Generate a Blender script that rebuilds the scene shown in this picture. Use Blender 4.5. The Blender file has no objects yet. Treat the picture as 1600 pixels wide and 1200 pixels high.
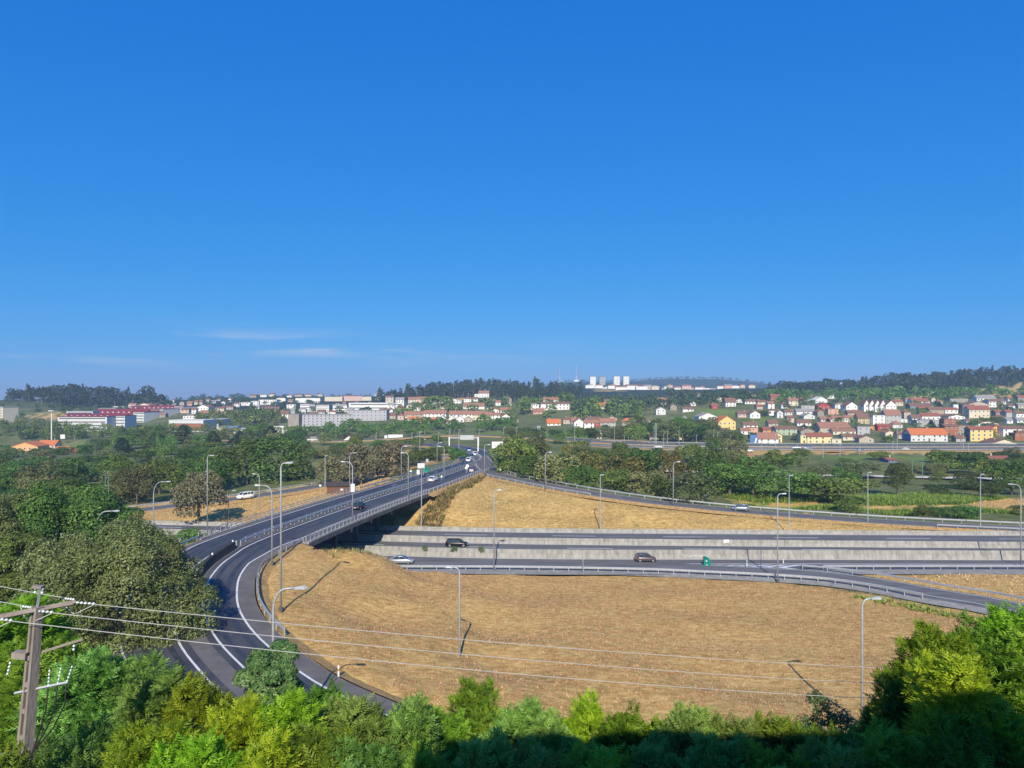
import bpy, math, random
import numpy as np
from mathutils import Vector, Matrix, Euler
R = math.radians
random.seed(7); rng = np.random.default_rng(7)
scene = bpy.context.scene
col = scene.collection
# ------------------------------------------------------------------ camera
CZ, F, EY = 31.0, 1110.0, 618.0           # eye height, focal length and eye level in photograph pixels
cd = bpy.data.cameras.new('camera'); cam = bpy.data.objects.new('camera', cd); col.objects.link(cam)
cam.location = (0, 0, CZ); cam.rotation_euler = (R(90), 0, 0)
cd.sensor_width = 36; cd.lens = 36 * F / 1600; cd.shift_y = (EY - 600) / 1600
cd.clip_start = .2; cd.clip_end = 90000
scene.camera = cam
# ------------------------------------------------------------------ sky and sun
SUN_EL, SUN_DX = 34.0, 0.02               # light runs towards +Y, very slightly to the right
w = bpy.data.worlds.new('World'); scene.world = w; w.use_nodes = True
nt = w.node_tree; nt.nodes.clear()
def N(tree, t, **k):
    n = tree.nodes.new(t)
    for a, b in k.items(): setattr(n, a, b)
    return n
out = N(nt, 'ShaderNodeOutputWorld'); bg = N(nt, 'ShaderNodeBackground'); sky = N(nt, 'ShaderNodeTexSky')
sky.sky_type = 'NISHITA'; sky.sun_disc = False
sky.sun_elevation = R(SUN_EL); sky.sun_rotation = math.atan2(-SUN_DX, -1)
sky.altitude = 100; sky.air_density = 1.0; sky.dust_density = .3; sky.ozone_density = 3.0
# the camera's rendering of blue, one response curve for each channel over the whole sky
sep = N(nt, 'ShaderNodeSeparateColor'); hs = N(nt, 'ShaderNodeCombineColor'); nt.links.new(sky.outputs[0], sep.inputs[0])
for k_, (am, ga) in enumerate(((.066, 1.45), (1.0, .585), (3.75, .29))):
    mn = N(nt, 'ShaderNodeMath', operation='MINIMUM'); mn.inputs[1].default_value = 12; pw = N(nt, 'ShaderNodeMath', operation='POWER'); pw.inputs[1].default_value = ga; ml_ = N(nt, 'ShaderNodeMath', operation='MULTIPLY'); ml_.inputs[1].default_value = am
    nt.links.new(sep.outputs[k_], mn.inputs[0]); nt.links.new(mn.outputs[0], pw.inputs[0]); nt.links.new(pw.outputs[0], ml_.inputs[0]); nt.links.new(ml_.outputs[0], hs.inputs[k_])
# thin clouds low in the sky: stretched noise over direction
tc = N(nt, 'ShaderNodeTexCoord'); sp = N(nt, 'ShaderNodeSeparateXYZ'); nt.links.new(tc.outputs['Generated'], sp.inputs[0])
mp = N(nt, 'ShaderNodeMapping'); mp.inputs['Scale'].default_value = (2.6, 2.6, 26); mp.inputs['Rotation'].default_value = (0, R(3), 0)
mp.inputs['Location'].default_value = (.35, 0, .2)
nt.links.new(tc.outputs['Generated'], mp.inputs[0])
nz = N(nt, 'ShaderNodeTexNoise'); nz.inputs['Scale'].default_value = 1.6; nz.inputs['Detail'].default_value = 7; nz.inputs['Roughness'].default_value = .55
nt.links.new(mp.outputs[0], nz.inputs['Vector'])
rp = N(nt, 'ShaderNodeValToRGB'); rp.color_ramp.elements[0].position = .50; rp.color_ramp.elements[1].position = .78
nt.links.new(nz.outputs[0], rp.inputs[0])
band = N(nt, 'ShaderNodeValToRGB')
e = band.color_ramp.elements; e[0].position = .03; e[0].color = (0, 0, 0, 1); e[1].position = .097; e[1].color = (0, 0, 0, 1)
x = e.new(.062); x.color = (1, 1, 1, 1); x = e.new(.076); x.color = (.8, .8, .8, 1)
nt.links.new(sp.outputs[2], band.inputs[0])
mu = N(nt, 'ShaderNodeMath', operation='MULTIPLY'); nt.links.new(rp.outputs[0], mu.inputs[0]); nt.links.new(band.outputs[0], mu.inputs[1])
lf = N(nt, 'ShaderNodeMapRange'); lf.inputs[1].default_value = .12; lf.inputs[2].default_value = -.35; nt.links.new(sp.outputs[0], lf.inputs[0])
mu2 = N(nt, 'ShaderNodeMath', operation='MULTIPLY'); nt.links.new(mu.outputs[0], mu2.inputs[0]); mq = N(nt, 'ShaderNodeMath', operation='MULTIPLY'); mq.inputs[1].default_value = .95; nt.links.new(lf.outputs[0], mq.inputs[0]); nt.links.new(mq.outputs[0], mu2.inputs[1])
mx = N(nt, 'ShaderNodeMix', data_type='RGBA'); mx.inputs[7].default_value = (5.6, 5.7, 6.6, 1)
nt.links.new(mu2.outputs[0], mx.inputs[0]); nt.links.new(hs.outputs[0], mx.inputs[6])
nt.links.new(mx.outputs[2], bg.inputs[0]); bg.inputs[1].default_value = .105
nt.links.new(bg.outputs[0], out.inputs[0])
sl = bpy.data.lights.new('sun', 'SUN'); so = bpy.data.objects.new('sun', sl); col.objects.link(so)
sl.energy = 5.0; sl.angle = R(.5); sl.color = (1, .91, .74)
so.rotation_euler = Vector((SUN_DX, 1, -math.tan(R(SUN_EL)))).to_track_quat('-Z', 'Y').to_euler()
so.location = (0, -60, 120)
vs = scene.view_settings; vs.view_transform = 'Standard'; vs.look = 'None'; vs.gamma = 1; vs.use_curve_mapping = False; vs.exposure = 0.25
scene.render.engine = 'CYCLES'
cy = scene.cycles; cy.max_bounces = 4; cy.diffuse_bounces = 2; cy.glossy_bounces = 2; cy.transmission_bounces = 2
cy.volume_bounces = 0; cy.transparent_max_bounces = 4; cy.caustics_reflective = False; cy.caustics_refractive = False
cy.use_denoising = True

# ------------------------------------------------------------------ helpers
def W(px, py, Y): return ((px - 800) / F * Y, Y, CZ - (py - EY) / F * Y)
def G(px, py, z=0.0):
    Y = (CZ - z) * F / (py - EY); return ((px - 800) / F * Y, Y, z)
def tag(o, label=None, cat=None, group=None, kind=None):
    if label: o['label'] = label
    if cat: o['category'] = cat
    if group: o['group'] = group
    if kind: o['kind'] = kind
    return o
def empty(name, loc=(0, 0, 0), rz=0.0, sc=1.0):
    o = bpy.data.objects.new(name, None); col.objects.link(o)
    o.location = loc; o.rotation_euler = (0, 0, rz); o.scale = (sc, sc, sc) if not hasattr(sc, '__len__') else sc
    o.empty_display_size = .5
    return o
def link(name, me, parent=None, loc=None, rot=None, sc=None):
    o = bpy.data.objects.new(name, me); col.objects.link(o)
    if parent: o.parent = parent
    if loc is not None: o.location = loc
    if rot is not None: o.rotation_euler = rot
    if sc is not None: o.scale = sc
    return o
class MB:
    def __init__(s): s.v = []; s.f = []; s.m = []
    def add(s, vs, fs, m=0):
        b = len(s.v); s.v += [tuple(p) for p in vs]; s.f += [tuple(b + i for i in f) for f in fs]; s.m += [m] * len(fs)
    def box(s, c, d, rz=0, m=0, tilt=None):
        x, y, z = d[0] / 2, d[1] / 2, d[2] / 2
        M = Matrix.Rotation(rz, 3, 'Z')
        if tilt: M = M @ Euler(tilt).to_matrix()
        P = [Vector(c) + M @ Vector((sx * x, sy * y, sz * z)) for sz in (-1, 1) for sx, sy in ((-1, -1), (1, -1), (1, 1), (-1, 1))]
        s.add(P, [(3, 2, 1, 0), (4, 5, 6, 7), (0, 1, 5, 4), (1, 2, 6, 5), (2, 3, 7, 6), (3, 0, 4, 7)], m)
    def tube(s, pts, r, n=6, m=0, cap=True):
        pts = [Vector(p) for p in pts]; rr = r if hasattr(r, '__len__') else [r] * len(pts)
        rings = []; prev = None
        for i, p in enumerate(pts):
            t = (pts[min(i + 1, len(pts) - 1)] - pts[max(i - 1, 0)]).normalized()
            a = prev if prev is not None else (Vector((1, 0, 0)) if abs(t.x) < .9 else Vector((0, 1, 0)))
            a = (a - t * a.dot(t)).normalized(); prev = a; b = t.cross(a)
            rings.append([p + (a * math.cos(2 * math.pi * k / n) + b * math.sin(2 * math.pi * k / n)) * rr[i] for k in range(n)])
        vs = [q for g in rings for q in g]; fs = []
        for i in range(len(rings) - 1):
            for k in range(n):
                fs.append((i * n + k, i * n + (k + 1) % n, (i + 1) * n + (k + 1) % n, (i + 1) * n + k))
        if cap: fs += [tuple(range(n - 1, -1, -1)), tuple(range((len(rings) - 1) * n, len(rings) * n))]
        s.add(vs, fs, m)
    def sweep(s, pts, prof, m=0, cap=True):      # profile (offset to the right of travel, height) swept along a path
        L = len(prof); base = []
        for i, p in enumerate(pts):
            a = Vector(pts[max(i - 1, 0)]); b = Vector(pts[min(i + 1, len(pts) - 1)]); t = b - a; t.z = 0; t.normalize()
            nrm = Vector((t.y, -t.x, 0))
            for (o, h) in prof: base.append(Vector(p) + nrm * o + Vector((0, 0, h)))
        fs = [(i * L + k, i * L + k + 1, (i + 1) * L + k + 1, (i + 1) * L + k) for i in range(len(pts) - 1) for k in range(L - 1)]
        if cap: fs += [tuple(range(L)), tuple(range((len(pts) - 1) * L, len(pts) * L))[::-1]]
        s.add(base, fs, m)
    def mesh(s, name, mats, smooth=False):
        me = bpy.data.meshes.new(name); me.from_pydata(s.v, [], s.f)
        for k in (mats if isinstance(mats, (list, tuple)) else [mats]): me.materials.append(k)
        if any(s.m): me.polygons.foreach_set('material_index', s.m)
        if smooth: me.polygons.foreach_set('use_smooth', [True] * len(s.f))
        me.update(); return me
    def build(s, name, mats, parent=None, smooth=False, **k): return link(name, s.mesh(name, mats, smooth), parent, **k)
def np_mesh(name, V, Fc, mats, face_attr=None, point_attr=None, smooth=False):
    me = bpy.data.meshes.new(name); V = np.asarray(V, np.float32); Fc = np.asarray(Fc, np.int32); k = Fc.shape[1]
    me.vertices.add(len(V)); me.vertices.foreach_set('co', V.ravel())
    me.loops.add(Fc.size); me.loops.foreach_set('vertex_index', Fc.ravel())
    me.polygons.add(len(Fc)); me.polygons.foreach_set('loop_start', np.arange(0, Fc.size, k, dtype=np.int32))
    me.polygons.foreach_set('loop_total', np.full(len(Fc), k, np.int32))
    if smooth: me.polygons.foreach_set('use_smooth', np.ones(len(Fc), bool))
    for m in (mats if isinstance(mats, (list, tuple)) else [mats]): me.materials.append(m)
    me.update(calc_edges=True)
    for dom, at in (('FACE', face_attr or {}), ('POINT', point_attr or {})):
        for n_, a in at.items():
            A = me.attributes.new(n_, 'FLOAT', dom); A.data.foreach_set('value', np.asarray(a, np.float32))
    return me
def spline(P, step=2.0):                         # Catmull-Rom through 3-D points, resampled about every `step`
    P = [Vector(p) for p in P]; Q = [P[0] * 2 - P[1]] + P + [P[-1] * 2 - P[-2]]; o = []
    for i in range(1, len(Q) - 2):
        n = max(2, int((Q[i + 1] - Q[i]).length / step))
        for k in range(n):
            t = k / n; a, b, c, d = Q[i - 1], Q[i], Q[i + 1], Q[i + 2]
            o.append(.5 * ((2 * b) + (c - a) * t + (2 * a - 5 * b + 4 * c - d) * t * t + (3 * b - a - 3 * c + d) * t ** 3))
    return o + [P[-1].copy()]
def resample(P, step):
    P = [Vector(p) for p in P]; L = [0]
    for i in range(1, len(P)): L.append(L[-1] + (P[i] - P[i - 1]).length)
    n = max(1, int(round(L[-1] / step))); o = []; j = 0
    for k in range(n + 1):
        d = L[-1] * k / n
        while j < len(P) - 2 and L[j + 1] < d: j += 1
        t = (d - L[j]) / max(1e-6, L[j + 1] - L[j]); o.append(P[j].lerp(P[j + 1], min(1, t)))
    return o
def offset(P, d, dz=0.0):                        # to the right of travel
    o = []
    for i, p in enumerate(P):
        t = P[min(i + 1, len(P) - 1)] - P[max(i - 1, 0)]; t.z = 0; t.normalize()
        o.append(p + Vector((t.y * d, -t.x * d, dz)))
    return o
def offv(P, f, dz=0.0):
    o = []
    for i, p in enumerate(P):
        t = P[min(i + 1, len(P) - 1)] - P[max(i - 1, 0)]; t.z = 0; t.normalize(); d = f(p); o.append(p + Vector((t.y * d, -t.x * d, dz)))
    return o
def ribbon(mb, A, B, m=0):
    n = len(A); mb.add(list(A) + list(B), [(i, n + i, n + i + 1, i + 1) for i in range(n - 1)], m)
ONES = ['', 'first', 'second', 'third', 'fourth', 'fifth', 'sixth', 'seventh', 'eighth', 'ninth', 'tenth', 'eleventh', 'twelfth', 'thirteenth',
        'fourteenth', 'fifteenth', 'sixteenth', 'seventeenth', 'eighteenth', 'nineteenth']
TENS = ['', '', 'twent', 'thirt', 'fort', 'fift', 'sixt', 'sevent', 'eight', 'ninet']
def nth(n): return ONES[n] if n < 20 else (TENS[n // 10] + 'ieth' if n % 10 == 0 else TENS[n // 10] + 'y-' + ONES[n % 10])

# ------------------------------------------------------------------ materials
MATS = {}
def mat(name, c1, c2=None, scale=1.0, rough=.8, metal=0.0, bump=0.0, bscale=None, c3=None, coord='Object', stretch=(1, 1, 1), detail=6, spec=.3):
    if name in MATS: return MATS[name]
    m = bpy.data.materials.new(name); m.use_nodes = True; t = m.node_tree; b = t.nodes['Principled BSDF']
    b.inputs['Roughness'].default_value = rough; b.inputs['Metallic'].default_value = metal; b.inputs['Specular IOR Level'].default_value = spec
    b.inputs['Base Color'].default_value = (*c1, 1)
    if c2 is not None:
        g = N(t, 'ShaderNodeNewGeometry') if coord == 'World' else N(t, 'ShaderNodeTexCoord')
        mp = N(t, 'ShaderNodeMapping'); mp.inputs['Scale'].default_value = stretch
        t.links.new(g.outputs['Position' if coord == 'World' else 'Object'], mp.inputs[0])
        nz = N(t, 'ShaderNodeTexNoise'); nz.inputs['Scale'].default_value = scale; nz.inputs['Detail'].default_value = detail; nz.inputs['Roughness'].default_value = .65
        t.links.new(mp.outputs[0], nz.inputs['Vector'])
        r = N(t, 'ShaderNodeValToRGB'); r.color_ramp.elements[0].position = .32; r.color_ramp.elements[1].position = .68
        r.color_ramp.elements[0].color = (*c1, 1); r.color_ramp.elements[1].color = (*c2, 1)
        if c3 is not None:
            e = r.color_ramp.elements.new(.5); e.color = (*c3, 1)
        t.links.new(nz.outputs[0], r.inputs[0]); t.links.new(r.outputs[0], b.inputs['Base Color'])
        if bump:
            n2 = N(t, 'ShaderNodeTexNoise'); n2.inputs['Scale'].default_value = bscale or scale * 4; n2.inputs['Detail'].default_value = 4
            t.links.new(mp.outputs[0], n2.inputs['Vector'])
            bp = N(t, 'ShaderNodeBump'); bp.inputs['Strength'].default_value = bump; bp.inputs['Distance'].default_value = .1
            t.links.new(n2.outputs[0], bp.inputs['Height']); t.links.new(bp.outputs[0], b.inputs['Normal'])
    MATS[name] = m; return m
M_asph = mat('asphalt motorway', (.10, .097, .096), (.185, .178, .172), .35, .85, bump=.15, bscale=30, coord='World', stretch=(.25, 1.6, 1))
M_asph2 = mat('asphalt overpass', (.042, .045, .055), (.092, .093, .10), .22, .75, bump=.15, bscale=30, coord='World', stretch=(1.4, .35, 1))
M_wear = mat('polished wheel track', (.085, .083, .084), (.14, .136, .134), .6, .6, coord='World')
M_asph3 = mat('asphalt worn shoulder', (.105, .10, .097), (.165, .155, .145), .5, .9, bump=.2, bscale=20, coord='World')
M_paint = mat('road paint', (.78, .78, .76), (.5, .5, .49), 3.0, .7, coord='World')
M_conc = mat('concrete barrier', (.21, .20, .18), (.40, .38, .345), .9, .9, bump=.3, bscale=8, c3=(.31, .295, .265), coord='World', stretch=(1.6, 1.6, .25))
M_conc2 = mat('concrete weathered with painted shade', (.075, .072, .066), (.16, .152, .14), .7, .9, bump=.3, bscale=6, c3=(.11, .105, .098), coord='World', stretch=(1.2, 1.2, .3))  # weathering, plus the deck side's shade darkened into the colour
M_straw0 = mat('straw verge', (.26, .15, .06), (.54, .35, .13), 1.6, .95, c3=(.40, .25, .09), coord='World')
M_gutter = mat('concrete gutter', (.19, .185, .17), (.31, .30, .28), .8, .9, bump=.2, coord='World')
M_galv = mat('galvanised steel', (.46, .48, .50), (.60, .62, .64), 2.0, .45, .55, spec=.5)
M_rail = mat('dull galvanised railing', (.24, .25, .26), (.36, .37, .38), 2.0, .6, .3)
M_lamp = mat('grey painted post', (.36, .38, .40), (.48, .50, .51), 1.5, .5, .25)
M_white = mat('white enamel', (.80, .80, .79), (.72, .72, .70), 1.0, .5)
M_black = mat('black rubber', (.02, .02, .02), (.035, .035, .035), 4, .8)
M_glass = mat('dark glass', (.03, .04, .05), None, 1, .08, spec=.8)
M_win = mat('house window glass', (.06, .075, .09), (.11, .13, .15), .4, .12, spec=.7)
M_wood = mat('brown timber', (.13, .065, .04), (.21, .11, .07), 2, .8, bump=.3, stretch=(6, 6, .6))
M_bark = mat('bark', (.10, .08, .06), (.20, .17, .13), 3, .9, bump=.5, stretch=(3, 3, .5))
M_barkpale = mat('pale bark', (.24, .21, .17), (.36, .32, .27), 2, .9, bump=.3, stretch=(3, 3, .5))

# terrain: green scrub, mown straw and crops mixed by masks stored on the sheet
def terrain_mat():
    m = bpy.data.materials.new('open ground'); m.use_nodes = True; t = m.node_tree; b = t.nodes['Principled BSDF']
    b.inputs['Roughness'].default_value = .95; b.inputs['Specular IOR Level'].default_value = .1
    g = N(t, 'ShaderNodeNewGeometry')
    def noise(sc, det=6, st=(1, 1, 1), ro=.6):
        mp = N(t, 'ShaderNodeMapping'); mp.inputs['Scale'].default_value = st; t.links.new(g.outputs['Position'], mp.inputs[0])
        n = N(t, 'ShaderNodeTexNoise'); n.inputs['Scale'].default_value = sc; n.inputs['Detail'].default_value = det; n.inputs['Roughness'].default_value = ro
        t.links.new(mp.outputs[0], n.inputs['Vector']); return n.outputs[0]
    def ramp(src, *st):
        r = N(t, 'ShaderNodeValToRGB'); e = r.color_ramp.elements
        e[0].position, e[0].color = st[0][0], (*st[0][1], 1); e[1].position, e[1].color = st[-1][0], (*st[-1][1], 1)
        for p, c in st[1:-1]: x = e.new(p); x.color = (*c, 1)
        t.links.new(src, r.inputs[0]); return r.outputs[0]
    def mixc(f, a, b_):
        x = N(t, 'ShaderNodeMix', data_type='RGBA')
        if isinstance(f, float): x.inputs[0].default_value = f
        else: t.links.new(f, x.inputs[0])
        t.links.new(a, x.inputs[6]); t.links.new(b_, x.inputs[7]); return x.outputs[2]
    big = noise(.045, 5); mid = noise(.35, 6, (1, 1.5, 1)); fine = noise(2.6, 5, (1, 1.3, 1), .7)
    straw = ramp(big, (.38, (.45, .285, 0.090)), (.46, (.60, .41, 0.140)), (.54, (.34, .21, 0.072)), (.62, (.61, .44, 0.156)))
    straw2 = ramp(mid, (.30, (.28, .17, 0.058)), (.46, (.50, .335, 0.109)), (.7, (.68, .49, 0.176)))
    straw = mixc(.5, straw, straw2)
    straw3 = ramp(fine, (.34, (.24, .14, 0.051)), (.46, (.50, .335, 0.113)), (.66, (.80, .60, 0.234)))
    straw = mixc(.42, straw, straw3)
    straw = mixc(.22, straw, ramp(noise(.22, 5, (.35, 2.4, 1)), (.36, (.30, .19, 0.070)), (.5, (.52, .36, 0.125)), (.64, (.72, .55, 0.218))))
    straw = mixc(.38, straw, ramp(noise(.028, 6, (1, 1.6, 1), .7), (.40, (.62, 0.442, 0.168)), (.47, (.50, 0.317, 0.105)), (.53, (.33, 0.192, 0.071)), (.60, (.56, 0.384, 0.143))))
    straw = mixc(.40, straw, ramp(noise(1.1, 3, (.7, 1.5, 1), .7), (.36, (.20, 0.110, 0.040)), (.5, (.50, 0.317, 0.109)), (.62, (.80, 0.576, 0.235))))
    tuft = ramp(noise(.09, 6), (.66, (0, 0, 0)), (.74, (1, 1, 1))); straw = mixc(tuft, straw, ramp(fine, (.3, (.12, .13, 0.031)), (.7, (.32, .26, 0.078))))
    green = ramp(mid, (.3, (.05, .078, .02)), (.5, (.10, .135, .035)), (.72, (.24, .22, .10)))
    green = mixc(.4, green, ramp(big, (.35, (.06, .10, .024)), (.65, (.27, .24, .13))))
    crop = ramp(noise(.5, 4, (.3, 2.5, 1)), (.3, (.085, .15, .025)), (.7, (.22, .28, .07)))
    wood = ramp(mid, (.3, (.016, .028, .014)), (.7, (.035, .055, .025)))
    def attr(n_):
        a = N(t, 'ShaderNodeAttribute'); a.attribute_name = n_; return a.outputs['Fac']
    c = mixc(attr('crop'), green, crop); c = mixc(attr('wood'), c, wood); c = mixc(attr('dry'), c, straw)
    t.links.new(c, b.inputs['Base Color'])
    ad = N(t, 'ShaderNodeMath', operation='ADD'); t.links.new(fine, ad.inputs[0]); t.links.new(mid, ad.inputs[1])
    bp = N(t, 'ShaderNodeBump'); bp.inputs['Strength'].default_value = .5; bp.inputs['Distance'].default_value = .25
    t.links.new(ad.outputs[0], bp.inputs['Height']); t.links.new(bp.outputs[0], b.inputs['Normal'])
    return m
M_ground = terrain_mat()
def leafmat(name, c1, c2, c3=None, trans=.22, vary=1.0):
    m = bpy.data.materials.new(name); m.use_nodes = True; t = m.node_tree; b = t.nodes['Principled BSDF']; o = t.nodes['Material Output']
    b.inputs['Roughness'].default_value = .55; b.inputs['Specular IOR Level'].default_value = .25
    a = N(t, 'ShaderNodeAttribute'); a.attribute_name = 'tint'
    r = N(t, 'ShaderNodeValToRGB'); e = r.color_ramp.elements
    e[0].color = (*c1, 1); e[1].color = (*(c3 or c2), 1); x = e.new(.55); x.color = (*c2, 1)
    t.links.new(a.outputs['Fac'], r.inputs[0])
    oi = N(t, 'ShaderNodeObjectInfo'); h = N(t, 'ShaderNodeHueSaturation')
    for sock, lo, hi in (('Hue', .462, .518), ('Value', .66, 1.5)):
        mr = N(t, 'ShaderNodeMapRange'); md = .5 if sock == 'Hue' else 1.0; mr.inputs[3].default_value = md + (lo - md) * vary; mr.inputs[4].default_value = md + (hi - md) * vary
        if sock == 'Hue':
            fr = N(t, 'ShaderNodeMath', operation='FRACT'); ml = N(t, 'ShaderNodeMath', operation='MULTIPLY'); ml.inputs[1].default_value = 7.31
            t.links.new(oi.outputs['Random'], ml.inputs[0]); t.links.new(ml.outputs[0], fr.inputs[0]); t.links.new(fr.outputs[0], mr.inputs[0])
        else: t.links.new(oi.outputs['Random'], mr.inputs[0])
        t.links.new(mr.outputs[0], h.inputs[sock])
    t.links.new(r.outputs[0], h.inputs['Color']); t.links.new(h.outputs[0], b.inputs['Base Color'])
    tr = N(t, 'ShaderNodeBsdfTranslucent'); t.links.new(h.outputs[0], tr.inputs[0]); mx = N(t, 'ShaderNodeMixShader'); mx.inputs[0].default_value = trans
    t.links.new(b.outputs[0], mx.inputs[1]); t.links.new(tr.outputs[0], mx.inputs[2]); t.links.new(mx.outputs[0], o.inputs[0])
    return m

# ------------------------------------------------------------------ road courses (traced, then placed at their real distance)
def course(pts): return spline([G(*p) for p in pts], 3)
KX = [-320, -60, 240, 520, 800, 1200, 1600, 2000]
def mline(ys, z, step=4): return resample(spline([G(px, y, z) for px, y in zip(KX, ys)], 4), step)
Z1, Z2, Z3 = 0.0, .8, 1.4
m_far = mline([806, 812.5, 819, 825.5, 831, 834, 836, 837.5], Z3)          # far wall foot
m_med = mline([815, 823, 834, 842.5, 849, 853, 856, 858.5], Z2)             # median wall foot
m_mid = mline([822, 836, 850, 863.5, 871.5, 873, 874, 875], Z1)             # wall between middle and near carriageway
m_near = mline([830, 846, 862, 879, 885.5, 885.5, 885.5, 885.5], Z1)        # near edge
MAIN = spline([(-75, 425, 2.6), (-45, 402, 3.0), (-27, 372, 3.4), (-17.5, 322, 4.8), (-12, 268, 6.4), (-18.6, 226, 7.1), (-25.7, 190, 7.5), (-34.8, 154.3, 7.5), (-42.2, 118, 7.5),
               (-43, 105, 7.3), (-42, 96, 7.1), (-39.8, 88, 6.8), (-35.5, 78, 6.4), (-28.5, 67.5, 6.0), (-18, 56.5, 5.4), (-2, 47.5, 4.6), (22, 43, 3.6), (48, 45, 2.6), (74, 56, 1.8)], 2)
RAMP_D = spline([(-14, 300, 5.6), (-10.5, 262, 6.6), (-8.0, 236, 7.0), (-4, 216, 6.9), (3, 203.5, 6.7), (16.8, 187, 6.0), (31.5, 177, 5.0), (46, 172, 4.0), (61, 168.5, 3.1), (81, 163.5, 2.3), (104.6, 159, 1.7), (128, 155, 1.5), (190, 148, 1.5)], 2)
RAMP_A = spline([G(620, 881, .0), G(800, 881.5, .0), G(1000, 885, .02), G(1100, 889, .03), G(1207, 894, .05), G(1300, 901, .1), G(1390, 914, .2), G(1460, 927, .3), G(1530, 938, .4), G(1590, 950, .5),
                 (84, 88, .7), (93, 72, .9), (92, 60, 1.4), (74, 50, 1.9)], 2)
RAMP_E = spline([G(-60, 813, 0), G(60, 806, 1.0), G(185, 800, 1.8), G(280, 789, 2.0), G(383, 777, 2.6), (-57, 222, 3.4), (-45, 247, 4.6), (-36, 275, 5.2), (-30, 315, 4.6)], 2)
HW1 = resample(spline([(40, 445, 1.6), (58, 415, 1.6), (90, 398, 1.6), (140, 390, 1.6), (200, 388, 1.6), (270, 390, 1.6), (360, 395, 1.6)], 6), 8)     # far motorway, near side
HW2 = resample(spline([(24, 475, 2.2), (62, 437, 2.2), (96, 419, 2.2), (140, 411, 2.2), (200, 408, 2.2), (270, 410, 2.2), (360, 415, 2.2)], 6), 8)
RAIL = resample([Vector((60, 292, 0)), Vector((110, 278, 0)), Vector((190, 262, 0)), Vector((260, 250, 0))], 6)
FARROAD = resample(spline([(-260, 520, 0), (-160, 480, .5), (-100, 470, 1.5), (-40, 478, 4.5), (24, 475, 2.4)], 6), 8)
ROADS = [(MAIN, 10.2), (RAMP_D, 5.0), (RAMP_A, 5.2), (RAMP_E, 5.0), (HW1, 9), (HW2, 9), (RAIL, 4), (FARROAD, 7)]
def wR(p): return float(np.interp(p.y, [100, 119], [7.45, 9.7]))   # right half of the overpass road narrows in the bend
def on_bridge(p): return 115.5 < p.y < 172
# ------------------------------------------------------------------ buildings: where they stand (photo span, distance), used by the ground too
def Yv(yb): return float(np.interp(yb, [600, 612, 618, 625, 632, 640, 650, 660, 670, 680, 692, 700, 710], [1500, 1150, 1000, 850, 770, 700, 650, 610, 570, 530, 480, 455, 430]))
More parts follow.
